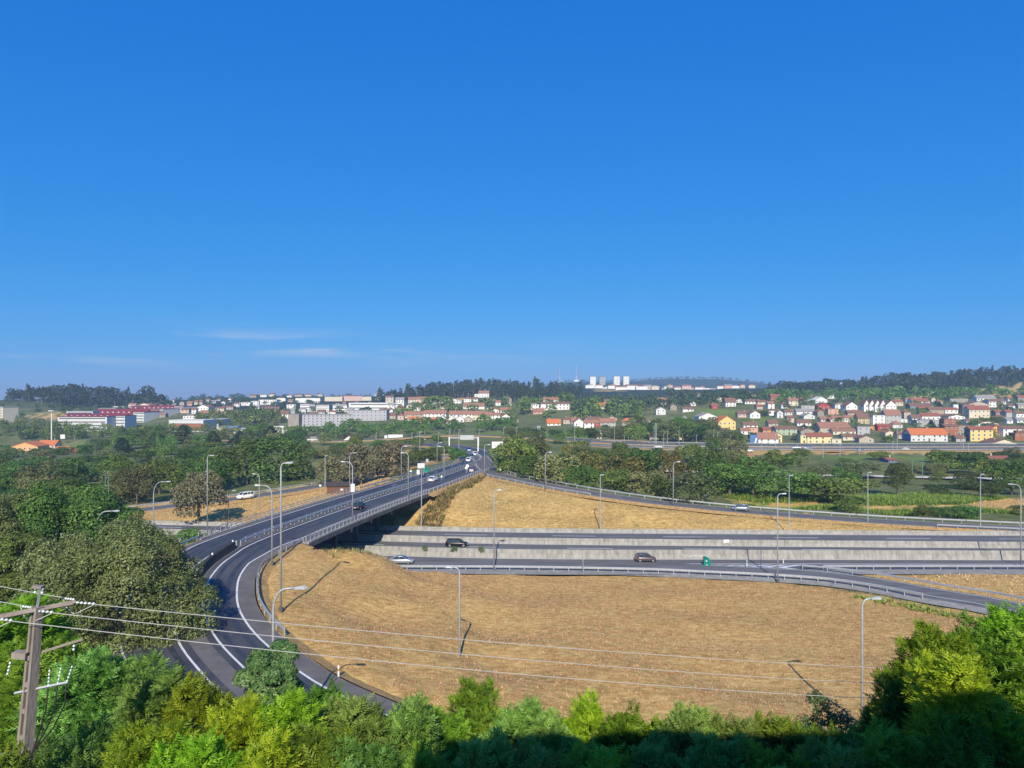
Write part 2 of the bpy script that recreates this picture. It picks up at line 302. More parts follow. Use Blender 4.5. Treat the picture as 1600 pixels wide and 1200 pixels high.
# (x0, x1, base y, eave y, ridge y, distance or None, wall, roof, shape)   g: ridge across, f: gable to the front, b: flat, h: hipped
HOUSES = {'right village': [
 (1424,1480,690,679,670,480,'offwhite','orange','g'),(1517,1551,689,671,666.5,482,'yellow','red','g'),(1550,1571,680,668,663.5,505,'ochre','brown','f'),(1567,1612,681,670,666,500,'white','brown','g'),
 (1551,1588,699,692.5,686.5,462,'cream','brown','f'),(1475,1494,672,655,655,540,'brick','red','b'),(1476,1498,681,666,663,520,'brick','brown','g'),(1497,1516,676,665,665,525,'stone','brown','b'),
 (1440,1470,658,650,645.5,605,'white','red','g'),(1425,1440,662,653,648,600,'white','brown','g'),(1433,1471,667,657,655,585,'grey','grey','b'),(1408,1426,661,655,655,615,'white','grey','b'),
 (1515,1546,653,640,634,640,'cream','red','g'),(1504,1514,646,632,631,665,'darkgrey','brown','b'),(1512,1546,637,632,627,730,'beige','brown','f'),(1545,1572,636,627,623.5,740,'white','brown','g'),
 (1527,1556,627,622,617.5,840,'white','grey','g'),(1490,1504,641,632,632,700,'white','grey','b'),(1452,1476,647,640,636,665,'tan','brown','g'),(1477,1497,646,640,637,670,'white','red','g'),
 (1425,1453,630.5,627,622.5,800,'white','red','g'),(1423,1455,638.5,634,630,715,'slate','brown','g'),(1437,1456,645,639,635,675,'pink','red','g'),(1450,1464,617.5,615,612,1000,'white','white','f'),
 (1484,1513,629,623,622,810,'stone','grey','b'),(1396,1411,634,628,625,760,'cream','red','g'),(1525,1560,667,662,658.5,575,'white','red','f'),(1576,1586,638,634,632,715,'white','brown','g'),
 (1588,1606,653,646,643,640,'white','brown','g'),(1510,1523,663,658,655,595,'white','brown','g'),(1482,1508,655,651,648,630,'white','brown','f'),(1586,1612,689,677,673,490,'brick','brown','b'),
 (1262,1300,693,682,677,478,'paleyellow','red','g'),(1251,1262,693,680,677,480,'paleyellow','grey','b'),(1300,1315,694,686,686,476,'cream','grey','b'),(1206,1222,691,680,675.5,485,'paleyellow','red','f'),
 (1194,1207,690,684,677,488,'cream','red','g'),(1212,1246,680,670,666,528,'palegreen','brown','g'),(1193,1211,676,671.5,668,545,'orange','red','g'),(1281,1329,677,668,660,540,'beige','terracotta','g'),
 (1302,1337,679,673.5,670,528,'cream','terracotta','g'),(1283,1300,659.5,655.5,652,612,'white','terracotta','g'),(1300.5,1318,659.5,653.5,650,612,'white','terracotta','g'),(1319,1339,660,653,649,611,'white','terracotta','g'),
 (1340,1360,662,653,646,600,'sand','brown','g'),(1364,1383,664,649,649,595,'white','grey','b'),(1383,1409,661,648,640,604,'greywall','terracotta','g'),(1340,1359,679.5,667,666,528,'lilac','grey','b'),
 (1372,1392,673,665.5,662.5,555,'redwall','red','g'),(1359,1371,672,666,665,560,'orange','red','b'),(1322,1340,643.5,634,628,685,'white','brown','f'),(1325,1347,648.5,645,641,655,'beige','brown','g'),
 (1278,1297,641,634,629,700,'redwall','brown','f'),(1294,1310,647,639,638,660,'salmon','red','b'),(1274,1293,630,625,620,800,'white','white','f'),(1305,1322,639.5,632,630,705,'white','grey','b'),
 (1245,1273,647,643,639,660,'white','grey','g'),(1252,1273,640,634,633,700,'greywall','grey','b'),(1204,1219,627,619,616,830,'brick','red','g'),(1228,1248,622,618.5,615.5,900,'beige','brown','g'),
 (1259,1286,626,622,617,845,'white','brown','g'),(1293,1306,622.5,618,615.5,890,'white','grey','h'),(1313,1328,624,619,616,870,'cream','brown','h'),(1331,1341,621.5,615,611,910,'tan','terracotta','g'),
 (1246,1267,665.5,660.5,656,590,'white','brown','g'),(1201,1216,666.5,661,656,585,'beige','brown','g'),(1315,1326,604,600.5,598,1450,'white','white','f'),(1288,1296,604,601,600,1400,'white','grey','b'),
 (1384,1398,684,676,673,515,'cream','terracotta','f'),(1251,1273,682,673,669,525,'stone','brown','f')],
'right terrace': [(1350,1358.5,643,632,625,690,'white','brown','f'),(1358.7,1367,643.5,632,625,687,'white','brown','f'),(1367.2,1375.5,644,632,625,684,'white','brown','f'),(1375.7,1384,644.5,632,625,681,'white','brown','f'),(1384.2,1401,643,633,626,678,'white','brown','f')],
'middle slope': [
 (1092,1121,661,651,645,600,'white','grey','f'),(1122,1150,671,659,650,560,'yellow','orange','f'),(1124,1137,678,672.5,669,535,'white','brown','g'),(1172,1188,654,646.5,642,640,'white','brown','f'),
 (1153,1172,652,646.5,643,648,'pink','brown','g'),(1134,1150,635.5,628,622,760,'white','brown','g'),(1150,1163,629,625,620.5,800,'white','brown','f'),(1112,1122,638.5,634,630.5,720,'redwall','red','g'),
 (1165,1173,620,612.5,612,950,'white','grey','b'),(1173,1185,620,617,616,940,'yellow','grey','b'),(1067,1084,642.5,639,636,700,'white','brown','g'),(1170,1184,679,668.5,667,530,'salmon','red','b'),
 (1158,1173,679,673,669,528,'white','terracotta','g'),(1162,1184,669,664,659.5,575,'white','brown','g'),(1191,1204,675.5,669,668,548,'orangewall','red','b'),(1185,1216,696,685,676.5,470,'white','terracotta','g'),
 (1164,1184,631,627,624,780,'white','brown','g'),(1184,1198,632,628,625,770,'cream','brown','g'),
 (855,876,665,661,655,600,'white','orange','g'),(880,894,662,656,652,612,'beige','brown','h'),(893,904,663,658,653,606,'beige','terracotta','g'),(897,912.5,667.5,659.5,654,585,'white','terracotta','f'),
 (913,928,669.5,660.5,656,577,'white','terracotta','g'),(928,938,669.5,660.5,656,577,'redwall','terracotta','g'),(938,962,669.5,659.5,654,577,'greywall','terracotta','g'),(918,939,657.5,654.5,651.5,650,'white','brown','g'),
 (949,964,657,653.5,650.5,655,'beige','terracotta','f'),(972,991,668.5,659,654,585,'white','orange','h'),(990,1004,667.5,660.5,656.5,590,'white','grey','g'),(1003,1016,667,661.5,658,592,'offwhite','grey','g'),
 (849,872,631,625,621,800,'white','terracotta','g'),(845,890,640,631,628,745,'white','brown','g'),(829,842,640,632,630,750,'white','grey','b'),(833,851,646.5,643,638.5,715,'salmon','terracotta','g'),
 (931,946,638.5,633,629.5,760,'cream','orange','g'),(944,955,632,627,624,800,'beige','brown','g'),(933,940,685.5,673,672,510,'white','grey','b'),(839,844.5,672,666.5,666,570,'white','grey','b')],
'central rows': [
 (632,648,653,648,643,740,'cream','terracotta','g'),(648,662,653,647.5,643,740,'beige','terracotta','g'),(662,680,654,646,641,735,'white','terracotta','g'),(680,697,654,646,641,735,'white','terracotta','g'),
 (702,719,656,647,642,725,'white','terracotta','g'),(719,738,656,647,642,725,'white','terracotta','g'),(738,755,656,648,642.5,725,'cream','terracotta','g'),(755,768,656,648.5,643.5,725,'beige','terracotta','g'),
 (768,781,656,648.5,645,727,'white','terracotta','g'),(637,653,657,654.5,651,715,'white','orange','g'),(656,681,661.5,658.5,652.5,690,'white','orange','g'),(684,699,662,655,649.5,685,'white','brown','f'),
 (690,711,665,659.5,656.5,670,'white','brown','g'),(700,712,660,655,649,700,'white','brown','f'),(712,725,660,655,649.5,700,'white','brown','f'),(725,738,659,655,651,705,'beige','brown','f'),
 (724,757,639.5,635,630,840,'white','terracotta','g'),(753,780,645.5,641,636,800,'white','orange','f'),(782,800,645.5,641,637,800,'white','terracotta','g'),(784,797,658,651,647,715,'white','orange','f'),
 (748,764,621,614,610.5,980,'white','terracotta','g'),(741.5,749,621,616,615,985,'white','grey','b'),(686,721,632,626,624,900,'white','white','b'),(618,631,629.5,624,621,930,'white','grey','g'),
 (638,651,629.5,624,620.5,930,'cream','terracotta','g'),(651,666,629.5,623.5,620,930,'pink','terracotta','g'),(605,618,654,649,645,735,'beige','brown','g'),(642,666,690,684.5,681.5,470,'greywall','grey','b'),
 (610,628,706,702.5,700,350,'white','red','g'),(594,606,712,706,700,340,'white','red','g'),(537,553,692,687,681,480,'white','terracotta','f'),(480,497,692,686,683,500,'white','grey','b'),(529,553,707,700.5,700,385,'white','white','b'),
 (437,450.5,654,646.5,642,760,'white','brown','g'),(417,449,677,668,666,600,'offwhite','white','b'),(408,437,644,635,634,850,'maroon','brown','b')],
'far left town': [
 (404,432,633,624.5,624,1150,'white','brown','b'),(462,500,630,622,621,1250,'white','brown','b'),(507,535,627,620,619,1350,'cream','brown','b'),(524,566,627,619,617.5,1380,'pink','brown','b'),(566,580,626,620,619,1350,'cream','grey','b'),
 (308,326,641.5,636,632.5,900,'white','terracotta','f'),(312,330,650,645,641,850,'beige','terracotta','g'),(328,346,652,647,643,840,'salmon','terracotta','g'),(336,350,642,638,636,900,'cream','brown','g'),
 (363,374,636,631,628,1050,'white','brown','b'),(374,392,634,629,628,1100,'white','grey','b'),(392,404,633,627,626,1120,'white','grey','b'),(346,364,640,636,634,950,'beige','brown','g'),(286,305,655,650,648,800,'white','grey','b'),
 (310,323,657,651,649,780,'white','white','b'),(292,300,634,630,627,1000,'salmon','terracotta','g'),(303,316,632,628,625,1050,'cream','brown','g'),(384,402,648,644,641,860,'beige','terracotta','g'),(432,446,628,622,620,1250,'white','brown','b'),
 (201,212,637,632,630,980,'white','terracotta','g'),(214,236,636.5,633,630,975,'cream','terracotta','f'),(295,314,693,689,685.5,520,'tan','orange','h'),(448,462,638,632,631,950,'white','brown','b')],
'hilltop town': []}
rr = random.Random(3)
for i, (x0, x1) in enumerate([(915,930),(930,942),(942,958),(950,966),(962,980),(978,1000),(994,1012),(1005,1018),(1018,1030),(1034,1041),(1043,1051),(1054,1063),(1052,1066),(1066,1080),(1076,1092),(1086,1098),(1098,1112),(1110,1122),(1094,1101),(1121,1133),(1132,1144),(1144,1156),(1157,1164),(1170,1180),(1000,1014),(1038,1047),(1014,1026)]):
    b = 606 + rr.random() * 4 if x0 < 1000 else 607 + rr.random() * 6
    if x0 > 1120: b = 606 + rr.random() * 2.5
    e_ = b - (rr.uniform(4, 6) if x0 < 1000 else rr.uniform(3.5, 6.5)); HOUSES['hilltop town'].append((x0, x1, b, e_, e_ - rr.uniform(.8, 2), 1550 + rr.random() * 250, rr.choice(['white', 'white', 'white', 'cream', 'pink', 'salmon', 'beige']) if x0 > 1000 else 'white', rr.choice(['terracotta', 'brown', 'grey']), rr.choice('bgb')))
TOWERS = [(922,931,599.5,588.5,1900),(936.5,946,600,588.5,1930),(959,968.5,599.5,588,1900),(974,983,599.5,588,1900)]

# smaller houses and sheds that fill the gaps between those traced one by one
def fill(key, n, px0, px1, yb0, yb1, Yf, seed, wr=(9, 19)):
    g = random.Random(seed); L = HOUSES[key]; allh = [h for q in HOUSES.values() for h in q]; t = 0; k = 0
    while k < n and t < 4000:
        t += 1; x0 = g.uniform(px0, px1); yb = g.uniform(yb0, yb1); Y = Yf(yb); w_ = g.uniform(*wr) * 600 / Y; hh = g.uniform(2.6, 5.4) * F / Y
        if any(x0 < h[1] + 1 and x0 + w_ > h[0] - 1 and yb - hh - 2 < h[2] and yb > h[4] - 1 for h in allh): continue
        if any(x0 < h[1] + 3 and x0 + w_ > h[0] - 3 and abs(Y - h[5]) < 14 for h in allh): continue
        h = (x0, x0 + w_, yb, yb - hh, yb - hh - g.uniform(1.5, 2.6) * F / Y, Y, g.choice(['white', 'white', 'white', 'cream', 'beige', 'offwhite', 'stone', 'pink', 'greywall']), g.choice(['terracotta', 'brown', 'brown', 'red', 'grey']), g.choice('ggfh')); L.append(h); allh.append(h); k += 1
fill('right village', 34, 1195, 1600, 624, 692, Yv, 5); fill('central rows', 24, 600, 800, 624, 660, lambda y: float(np.interp(y, [624, 640, 660], [930, 830, 690])), 6); fill('far left town', 48, 200, 600, 626, 652, lambda y: float(np.interp(y, [626, 640, 652], [1300, 930, 800])), 7); fill('far left town', 30, 385, 640, 619, 650, lambda y: float(np.interp(y, [619, 626, 640, 650], [1500, 1300, 930, 810])), 9, (18, 34)); fill('middle slope', 14, 1010, 1200, 618, 690, Yv, 8)

# ------------------------------------------------------------------ ground heights
CP = []
def cp(*pts): CP.extend(pts)
for P, z in ((m_far, Z3), (m_med, Z2), (m_mid, Z1), (m_near, Z1)):
    for p in P[::2]: cp((p.x, p.y, z - .35))
for P, hw in ROADS:
    for p in P[::3]:
        if P is MAIN and on_bridge(p): continue
        for q in (-1, 1):
            s = offset([p, p], 0)[0]; cp((s.x, s.y, p.z - .3))
    for d in (-hw, hw):
        O = offset(P, d) if P is not MAIN else offv(P, lambda p: math.copysign(wR(p) + .5 if d < 0 else 8.6, d))
        for p in O[::3]:
            if P is MAIN and on_bridge(p): continue
            cp((p.x, p.y, p.z - .35))
for x in (-120, -80, -45, -20, 0, 20, 45, 80, 120):
    cp((x, -30, 16), (x, -12, 14.5), (x, 4, 13), (x, 18, 10.5), (x, 30, 8.2)); 
    if abs(x) > 60: cp((x, 50, 5.5))
cp((-60, 48, 6), (-70, 75, 4.5), (-60, 90, 4), (-90, 110, 1.5), (-75, 118, 1.5), (-120, 140, 0), (-140, 90, 3))
cp((0, 112, .1), (0, 122, -.1), (25, 105, .3), (25, 90, .8), (0, 92, 1.2), (-14, 88, 3.2), (-22, 92, 5.0), (-12, 104, 2.6), (-20, 106, 4.6), (0, 76, 2.4), (25, 76, 1.4), (48, 90, .5), (48, 105, .2), (60, 85, .7), (40, 66, 1.6), (10, 62, 3), (-8, 70, 4), (-26, 113, 6.6), (-24, 117, 5.2), (-22, 121, 2.6), (-20, 125, .4), (-14, 122, .8), (-10, 116, 1.2))
cp((80, 120, .2), (120, 118, .3), (110, 100, .8), (95, 105, .6))
cp((-20, 159, 2.2), (-19, 168, 4.8), (-16.5, 176, 6.4), (-10, 190, 6.2), (0, 165, 2.6), (0, 180, 4.2), (0, 192, 5.6), (20, 165, 2.4), (20, 175, 4), (45, 163, 2.2), (-8, 170, 4.2), (-4, 200, 6.3))
cp((-55, 168, 2), (-70, 178, 1.8), (-50, 200, 4.5), (-46, 180, 4.5), (-48, 190, 4.8), (-90, 168, 1.4))
cp((-120, 200, -3), (-160, 230, -4), (-100, 240, -2.5), (-150, 290, -4), (-80, 290, -1), (-220, 320, -5), (-110, 340, -3), (-200, 400, -3), (-60, 330, 1), (-120, 410, -1), (-280, 420, -4), (-260, 240, -4))
cp((20, 215, 1.5), (40, 200, .6), (70, 190, .3), (100, 185, .2), (140, 182, .2), (25, 250, 1), (60, 240, -.5), (100, 225, -.5), (150, 215, 0), (200, 200, 0), (30, 320, .5), (70, 330, -.5), (120, 320, -.5), (180, 300, -.5), (240, 300, 0), (60, 370, .3), (140, 360, -.3), (220, 355, -.2), (20, 380, 1.5), (0, 420, 1), (200, 240, 0))
for x in (40, 100, 170, 240, 320): cp((x, 378 if x > 60 else 430, .2))
for x in (-330, -200, -120): cp((x, 560, -3), (x, 640, -3.5))
cp((-40, 560, 1), (40, 560, 2), (0, 620, 3), (-60, 640, 0), (150, 470, .8), (250, 470, 0), (350, 470, 0))
for k, L in HOUSES.items():
    for h in L:
        Y = h[5] or Yv(h[2]); a = W(h[0], h[2], Y); b = W(h[1], h[2], Y); d = min(10, .012 * Y + 3)
        z = a[2]; cp((a[0], Y, z), (b[0], Y, z), ((a[0] + b[0]) / 2, Y + d, z + .3))
for x0, x1, yb, yt, Y in TOWERS: a = W((x0 + x1) / 2, yb + 1.5, Y); cp(a, (a[0], Y + 20, a[2]))
for x0, x1, yb, Y in ((90,167,674,690),(172,195,669,705),(208,228,661,790),(240,256,655,850),(272,288,650.5,920),(264,319,675,640),(318,344,666,690),(333,378,681,560),(-12,11,660,640),(545,631,646,900),(466,548,670,640),(450,467,678,632),(543,604,658,720),(469,542,643.5,905),(19,58,705,500),(57,87,702,520),(75,112,711,470),(605,628,687,520),(1388,1402,723,310),(1548,1580,722,318),(1152,1180,724,300)):
    a = W(x0, yb - .3, Y); b = W(x1, yb - .3, Y); cp((a[0], Y - 2, a[2]), (b[0], Y - 2, a[2]), ((a[0] + b[0]) / 2, Y - 2, a[2]), ((a[0] + b[0]) / 2, Y + 10, a[2]))
def hill(pts):                                   # (px, photo height of bare ground, distance)
    for px, py, Y in pts: cp(W(px, py, Y))
hill([(600,624,1050),(650,617,1080),(700,613,1120),(750,611,1150),(800,612,1150),(850,611,1150),(900,612,1150),(930,617,1150),(590,634,950),(650,633,940),(720,626,940),(800,632,920),(860,634,900),(900,634,900),(620,640,850),(760,622,1000)])
hill([(700,613,1250),(800,612,1300),(900,612,1300),(600,626,1250),(950,612,1500),(1000,612,1600),(1100,612,1600)])
hill([(960,627,1000),(1010,626,1000),(1050,624,1050),(1000,640,850),(1050,640,820),(950,645,780),(1100,628,980),(1150,622,1050),(1190,616,1150),(1060,650,700),(1140,648,690)])
hill([(1210,617,1080),(1260,618,1100),(1310,613,1150),(1360,606,1150),(1400,604,1150),(1450,600,1120),(1500,596,1100),(1550,593,1080),(1600,593,1080),(1700,592,1080),(1220,626,950),(1300,620,980),(1350,617,960),(1420,618,930),(1480,617,900),(1530,616,880),(1560,606,960),(1590,606,960),(1700,606,960)])
hill([(1250,606,1500),(1300,604.5,1500),(1350,602,1400),(1500,594,1300),(1650,592,1300)])
hill([(-60,628,1000),(30,625,1000),(80,622,1020),(130,621,1020),(180,624,1020),(230,625,1020),(280,632,1000),(40,645,850),(100,643,820),(200,640,900),(60,660,700),(0,665,650),(150,676,680),(230,668,720)])
hill([(100,626,1400),(250,629,1500),(330,630,1700),(400,627,1800),(480,624,1900),(560,623,1900),(0,629,1500),(200,630,2500),(400,628,2800),(500,626,2800),(0,630,2600)])
hill([(840,606,3000),(880,597,3000),(905,596.5,3000),(940,598,3100),(1000,597,3300),(1040,591,3400),(1100,592,3400),(1150,594,3500),(1190,600,3400),(1250,606,3300),(1320,611,3000),(1420,611,3000),(780,611,3000),(700,618,3000),(620,624,3000),(1600,612,3000)])
for x in (-6000, -4500, -3000, -1500, 0, 1500, 3000, 4500, 6000): cp((x, 5600, -45 if x < 500 else -20), (x, 6800, -60))
cp((-3000, 3800, -25), (-1500, 3800, -20), (-4000, 2500, -10), (4000, 2500, 40), (4000, 3800, 30), (-2000, 1500, 0), (2500, 1500, 60), (-900, 600, 0), (900, 600, 25), (-500, 300, -4), (500, 300, 0), (-300, 100, 3), (300, 100, 3))
CPa = np.array(CP, np.float32)
def idw(X, Y):
    out = np.empty(len(X), np.float32)
    for i in range(0, len(X), 4000):
        d2 = (X[i:i + 4000, None] - CPa[None, :, 0]) ** 2 + (Y[i:i + 4000, None] - CPa[None, :, 1]) ** 2
        wt = 1 / (d2 + .6) ** 2.0
        out[i:i + 4000] = (wt @ CPa[:, 2]) / wt.sum(1)
    return out
# one sheet: rows get longer with distance, columns fan out from behind the viewer
APEX = 45.0
rows = np.unique(np.concatenate([np.linspace(-38, 44, 28), np.arange(45, 135, 1.1), np.arange(135, 235, 1.5), np.geomspace(235, 500, 90), np.geomspace(500, 1600, 110), np.geomspace(1600, 7000, 60)])).astype(np.float32)
us = np.linspace(-1.15, 1.15, 401).astype(np.float32)
GY = np.repeat(rows[:, None], len(us), 1); GX = us[None, :] * (GY + APEX)
# evaluate on a coarser lattice far away to save time
gz = idw(GX.ravel(), GY.ravel()).reshape(GX.shape)
for _ in range(3):
    gz[1:-1, 1:-1] = (gz[1:-1, 1:-1] * 2 + gz[:-2, 1:-1] + gz[2:, 1:-1] + gz[1:-1, :-2] + gz[1:-1, 2:]) / 6
smp = []
for P, hw in ROADS:
    for p in resample(P, 1.5):
        if P is MAIN and on_bridge(p): continue
        smp.append((p.x, p.y, p.z, hw if P is not MAIN else wR(p) + .6))
smp = np.array(smp, np.float32)
sel = np.where((GY.ravel() > 35) & (GY.ravel() < 560) & (np.abs(GX.ravel()) < 380))[0]
fx, fy = GX.ravel()[sel], GY.ravel()[sel]; fz = gz.ravel()
for i in range(0, len(sel), 4000):
    d = np.sqrt((fx[i:i + 4000, None] - smp[None, :, 0]) ** 2 + (fy[i:i + 4000, None] - smp[None, :, 1]) ** 2)
    inside = (d < smp[None, :, 3] + 1.2)
    zz = np.where(inside, smp[None, :, 2], 1e9); tgt = np.min(zz, 1) - .45
    s_ = sel[i:i + 4000]; fz[s_] = np.where(inside.any(1), np.minimum(fz[s_], tgt), fz[s_])
# motorway bed
def line_y(P):
    a = np.array([(p.x, p.y) for p in P]); o = np.argsort(a[:, 0]); return lambda x: np.interp(x, a[o, 0], a[o, 1])
ly_near, ly_mid, ly_med, ly_far = map(line_y, (m_near, m_mid, m_med, m_far))
X_, Y_ = GX.ravel(), GY.ravel()
bed = (Y_ > ly_near(X_) - 2.6) & (Y_ < ly_far(X_) + .6) & (X_ > -260) & (X_ < 260)
lev = np.where(Y_ < ly_mid(X_), Z1, np.where(Y_ < ly_med(X_), Z2, Z3)) - .45
fz = np.where(bed & (Y_ < ly_far(X_) - 1.2), np.minimum(fz, lev), fz)
# small unevenness
uneven = np.sin(X_ * .31 + Y_ * .17) * np.sin(Y_ * .27 - X_ * .11) * .12
near_roads = np.zeros(len(fz), bool); 
fz = fz + np.where(bed, 0, uneven * np.clip((Y_ - 40) / 40, 0, 1)).astype(np.float32) - np.where(bed, 0, .05)
gz = fz.reshape(GX.shape).astype(np.float32)
def Hq(x, y):
    ri = float(np.interp(y, rows, np.arange(len(rows)))); u = x / (y + APEX); ci = (u - us[0]) / (us[1] - us[0]); ci = min(max(ci, 0), len(us) - 1.001)
    r0 = min(int(ri), len(rows) - 2); c0 = int(ci); fr, fc = ri - r0, ci - c0
    return float((gz[r0, c0] * (1 - fc) + gz[r0, c0 + 1] * fc) * (1 - fr) + (gz[r0 + 1, c0] * (1 - fc) + gz[r0 + 1, c0 + 1] * fc) * fr)
def inpoly(X, Y, P):
    c = np.zeros(len(X), bool); n = len(P)
    for i in range(n):
        x1, y1 = P[i]; x2, y2 = P[(i + 1) % n]
        if y1 == y2: continue
        c ^= ((y1 > Y) != (y2 > Y)) & (X < (x2 - x1) * (Y - y1) / (y2 - y1) + x1)
    return c
DRY = [[(-36, 122), (-37, 95), (-33, 80), (-20, 64), (-8, 55), (15, 48), (50, 50), (80, 66), (90, 85), (77, 101), (62, 106), (52, 116), (40, 123), (0, 128), (-22, 130)],
       [(-26, 156), (-24, 176), (-16, 212), (-8, 232), (-3, 222), (4, 205), (18, 188), (32, 178), (62, 172), (82, 167), (105, 162), (130, 158), (130, 148), (-22, 153)],
       [(-125, 178), (-78, 205), (-58, 228), (-44, 240), (-34, 200), (-36, 164), (-60, 158), (-125, 158)],
       [(50, 131), (60, 121), (72, 110), (82, 98), (100, 86), (160, 100), (160, 131)],
       [(126, 185), (175, 182), (180, 216), (124, 212)], [(62, 188), (122, 186), (122, 194), (62, 201)],
       [(100, 366), (360, 372), (360, 386), (100, 382)], [(-60, 285), (-30, 270), (-20, 330), (-40, 380), (-70, 330)], [(-14, 330), (2, 290), (10, 340), (-5, 390)], [(55, 452), (95, 440), (98, 490), (60, 500)]]
far_dry = [[(970,632,930),(1040,632,930),(1042,622,1050),(975,622,1050)],[(1530,617,900),(1610,617,900),(1610,604,1010),(1535,604,1010)],[(1395,625,860),(1450,623,880),(1490,617,930),(1440,616,930),(1390,620,900)],[(690,624,950),(742,622,950),(742,613,1020),(700,616,1000)],
           [(60,655,760),(95,655,760),(95,645,840),(70,645,840)],[(940,613,1450),(965,613,1450),(965,609,1560),(940,609,1560)],[(1225,650,660),(1255,650,660),(1250,640,720),(1230,640,720)],[(1160,624,920),(1200,624,920),(1200,619,1000),(1165,619,1000)]]
for q in far_dry: DRY.append([W(*p)[:2] for p in q])
CROP = [[(60, 183), (130, 180), (128, 187), (62, 190)], [(60, 200), (122, 194), (150, 215), (60, 222)], [(-110, 440), (-60, 450), (-60, 500), (-120, 500)], [(-60, 505), (60, 500), (70, 560), (-70, 560)], [(150, 330), (210, 318), (215, 352), (150, 356)],
        [(-330, 470), (-190, 470), (-190, 560), (-330, 560)], [W(1180, 668, 585)[:2], W(1200, 668, 585)[:2], W(1205, 655, 650)[:2], W(1178, 655, 650)[:2]], [W(1080, 652, 660)[:2], W(1150, 652, 660)[:2], W(1150, 645, 720)[:2], W(1080, 645, 720)[:2]]]
wob = .012 * Y_ + .6
Xp = X_ + wob * np.sin(Y_ * .9 + np.sin(X_ * .7) * 2); Yp = Y_ + wob * np.sin(X_ * .8 + np.cos(Y_ * .6) * 2)
dry = np.zeros(len(X_), np.float32); crop = dry.copy()
for q in DRY: dry[inpoly(Xp, Yp, q)] = 1
for q in CROP: crop[inpoly(Xp, Yp, q)] = 1
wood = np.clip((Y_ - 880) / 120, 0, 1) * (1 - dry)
rI = np.arange(len(rows)); nc = len(us)
idx = (rI[:-1, None] * nc + np.arange(nc - 1)[None, :]).ravel()
gf = np.stack([idx, idx + 1, idx + nc + 1, idx + nc], 1)
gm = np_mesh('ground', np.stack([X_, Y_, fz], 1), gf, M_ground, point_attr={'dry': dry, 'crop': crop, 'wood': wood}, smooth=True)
tag(link('ground', gm), kind='structure')
M_sea = mat('sea water', (.01, .05, .12), (.015, .06, .14), .001, .25, coord='World')
sb = MB(); sb.add([(-60000, 6400, -40), (60000, 6400, -40), (60000, 45000, -40), (-60000, 45000, -40)], [(0, 1, 2, 3)])
tag(sb.build('sea', M_sea), kind='structure')

# ------------------------------------------------------------------ motorway below the overpass
def strip(name, A, B, material, dz=0.0):
    mb = MB(); up = Vector((0, 0, dz)); ribbon(mb, [p + up for p in A], [p + up for p in B]); return mb
def same(P, n): return resample(P, max(1e-3, sum((P[i + 1] - P[i]).length for i in range(len(P) - 1)) / n))
NS = 130
fa, me_, mi, ne = (same(P, NS) for P in (m_far, m_med, m_mid, m_near))
def lv(P, z): return [Vector((p.x, p.y, z)) for p in P]
def paintline(mb, P, off, wd, dz, dash=None):
    """a painted line along a course; dash = (on, off) lengths"""
    if dash is None:
        A = offset(P, off - wd / 2, dz); B = offset(P, off + wd / 2, dz); ribbon(mb, A, B); return
    Q = resample(P, 1.0); Q = offset(Q, off); per = dash[0] + dash[1]; i = 0
    while i + dash[0] < len(Q):
        seg = Q[i:i + int(dash[0]) + 1]
        if len(seg) > 1: ribbon(mb, offset(seg, -wd / 2, dz), offset(seg, wd / 2, dz))
        i += int(per)
def lerpP(A, B, t): return [a.lerp(b, t) for a, b in zip(A, B)]
for nm, far_, near_, z in (('motorway', fa, [p + Vector((0, .8, 0)) for p in me_], Z3), ('motorway', me_, [p + Vector((0, .8, 0)) for p in mi], Z2), ('motorway', mi, [p + Vector((0, -2.2, 0)) for p in ne], Z1)):
    A, B = lv(far_, z), lv(near_, z); mb = MB(); ribbon(mb, B, A)
    rd = tag(mb.build(nm, M_asph), kind='structure')
    pl = MB(); ribbon(pl, lv(lerpP(near_, far_, .915), z + .006), lv(lerpP(near_, far_, .955), z + .006))
    if z > 0:
        ribbon(pl, lv(lerpP(near_, far_, .10), z + .006), lv(lerpP(near_, far_, .125), z + .006))
        C = lv(lerpP(near_, far_, .54), z); paintline(pl, C, 0, .3, .006, (9, 14))
        sh = MB(); ribbon(sh, lv(near_, z + .003), lv(lerpP(near_, far_, .1), z + .003)); sh.build('shoulder', M_asph3, rd)
    else:
        C = lv(lerpP(near_, far_, .52), z); paintline(pl, [p for p in C if p.x < 30], 0, .25, .006, (2, 3))
        paintline(pl, [p for p in C if p.x > 26], 0, .25, .006)
    wr = MB()
    for f_ in (.22, .36, .64, .78): ribbon(wr, lv(lerpP(near_, far_, f_ - .03), z + .0035), lv(lerpP(near_, far_, f_ + .03), z + .0035))
    wr.build('wheel_track', M_wear, rd)
    pl.build('line', M_paint, rd)
ver = MB(); ribbon(ver, lv([p + Vector((0, -5.0, 0)) for p in ne], -.12), lv([p + Vector((0, -2.1, 0)) for p in ne], .01))
tag(ver.build('verge', M_gutter), kind='structure')
NJ = [(-.36, 0), (-.36, .10), (-.16, .42), (-.12, 1.15), (.12, 1.15), (.16, .42), (.36, .10), (.36, 0)]
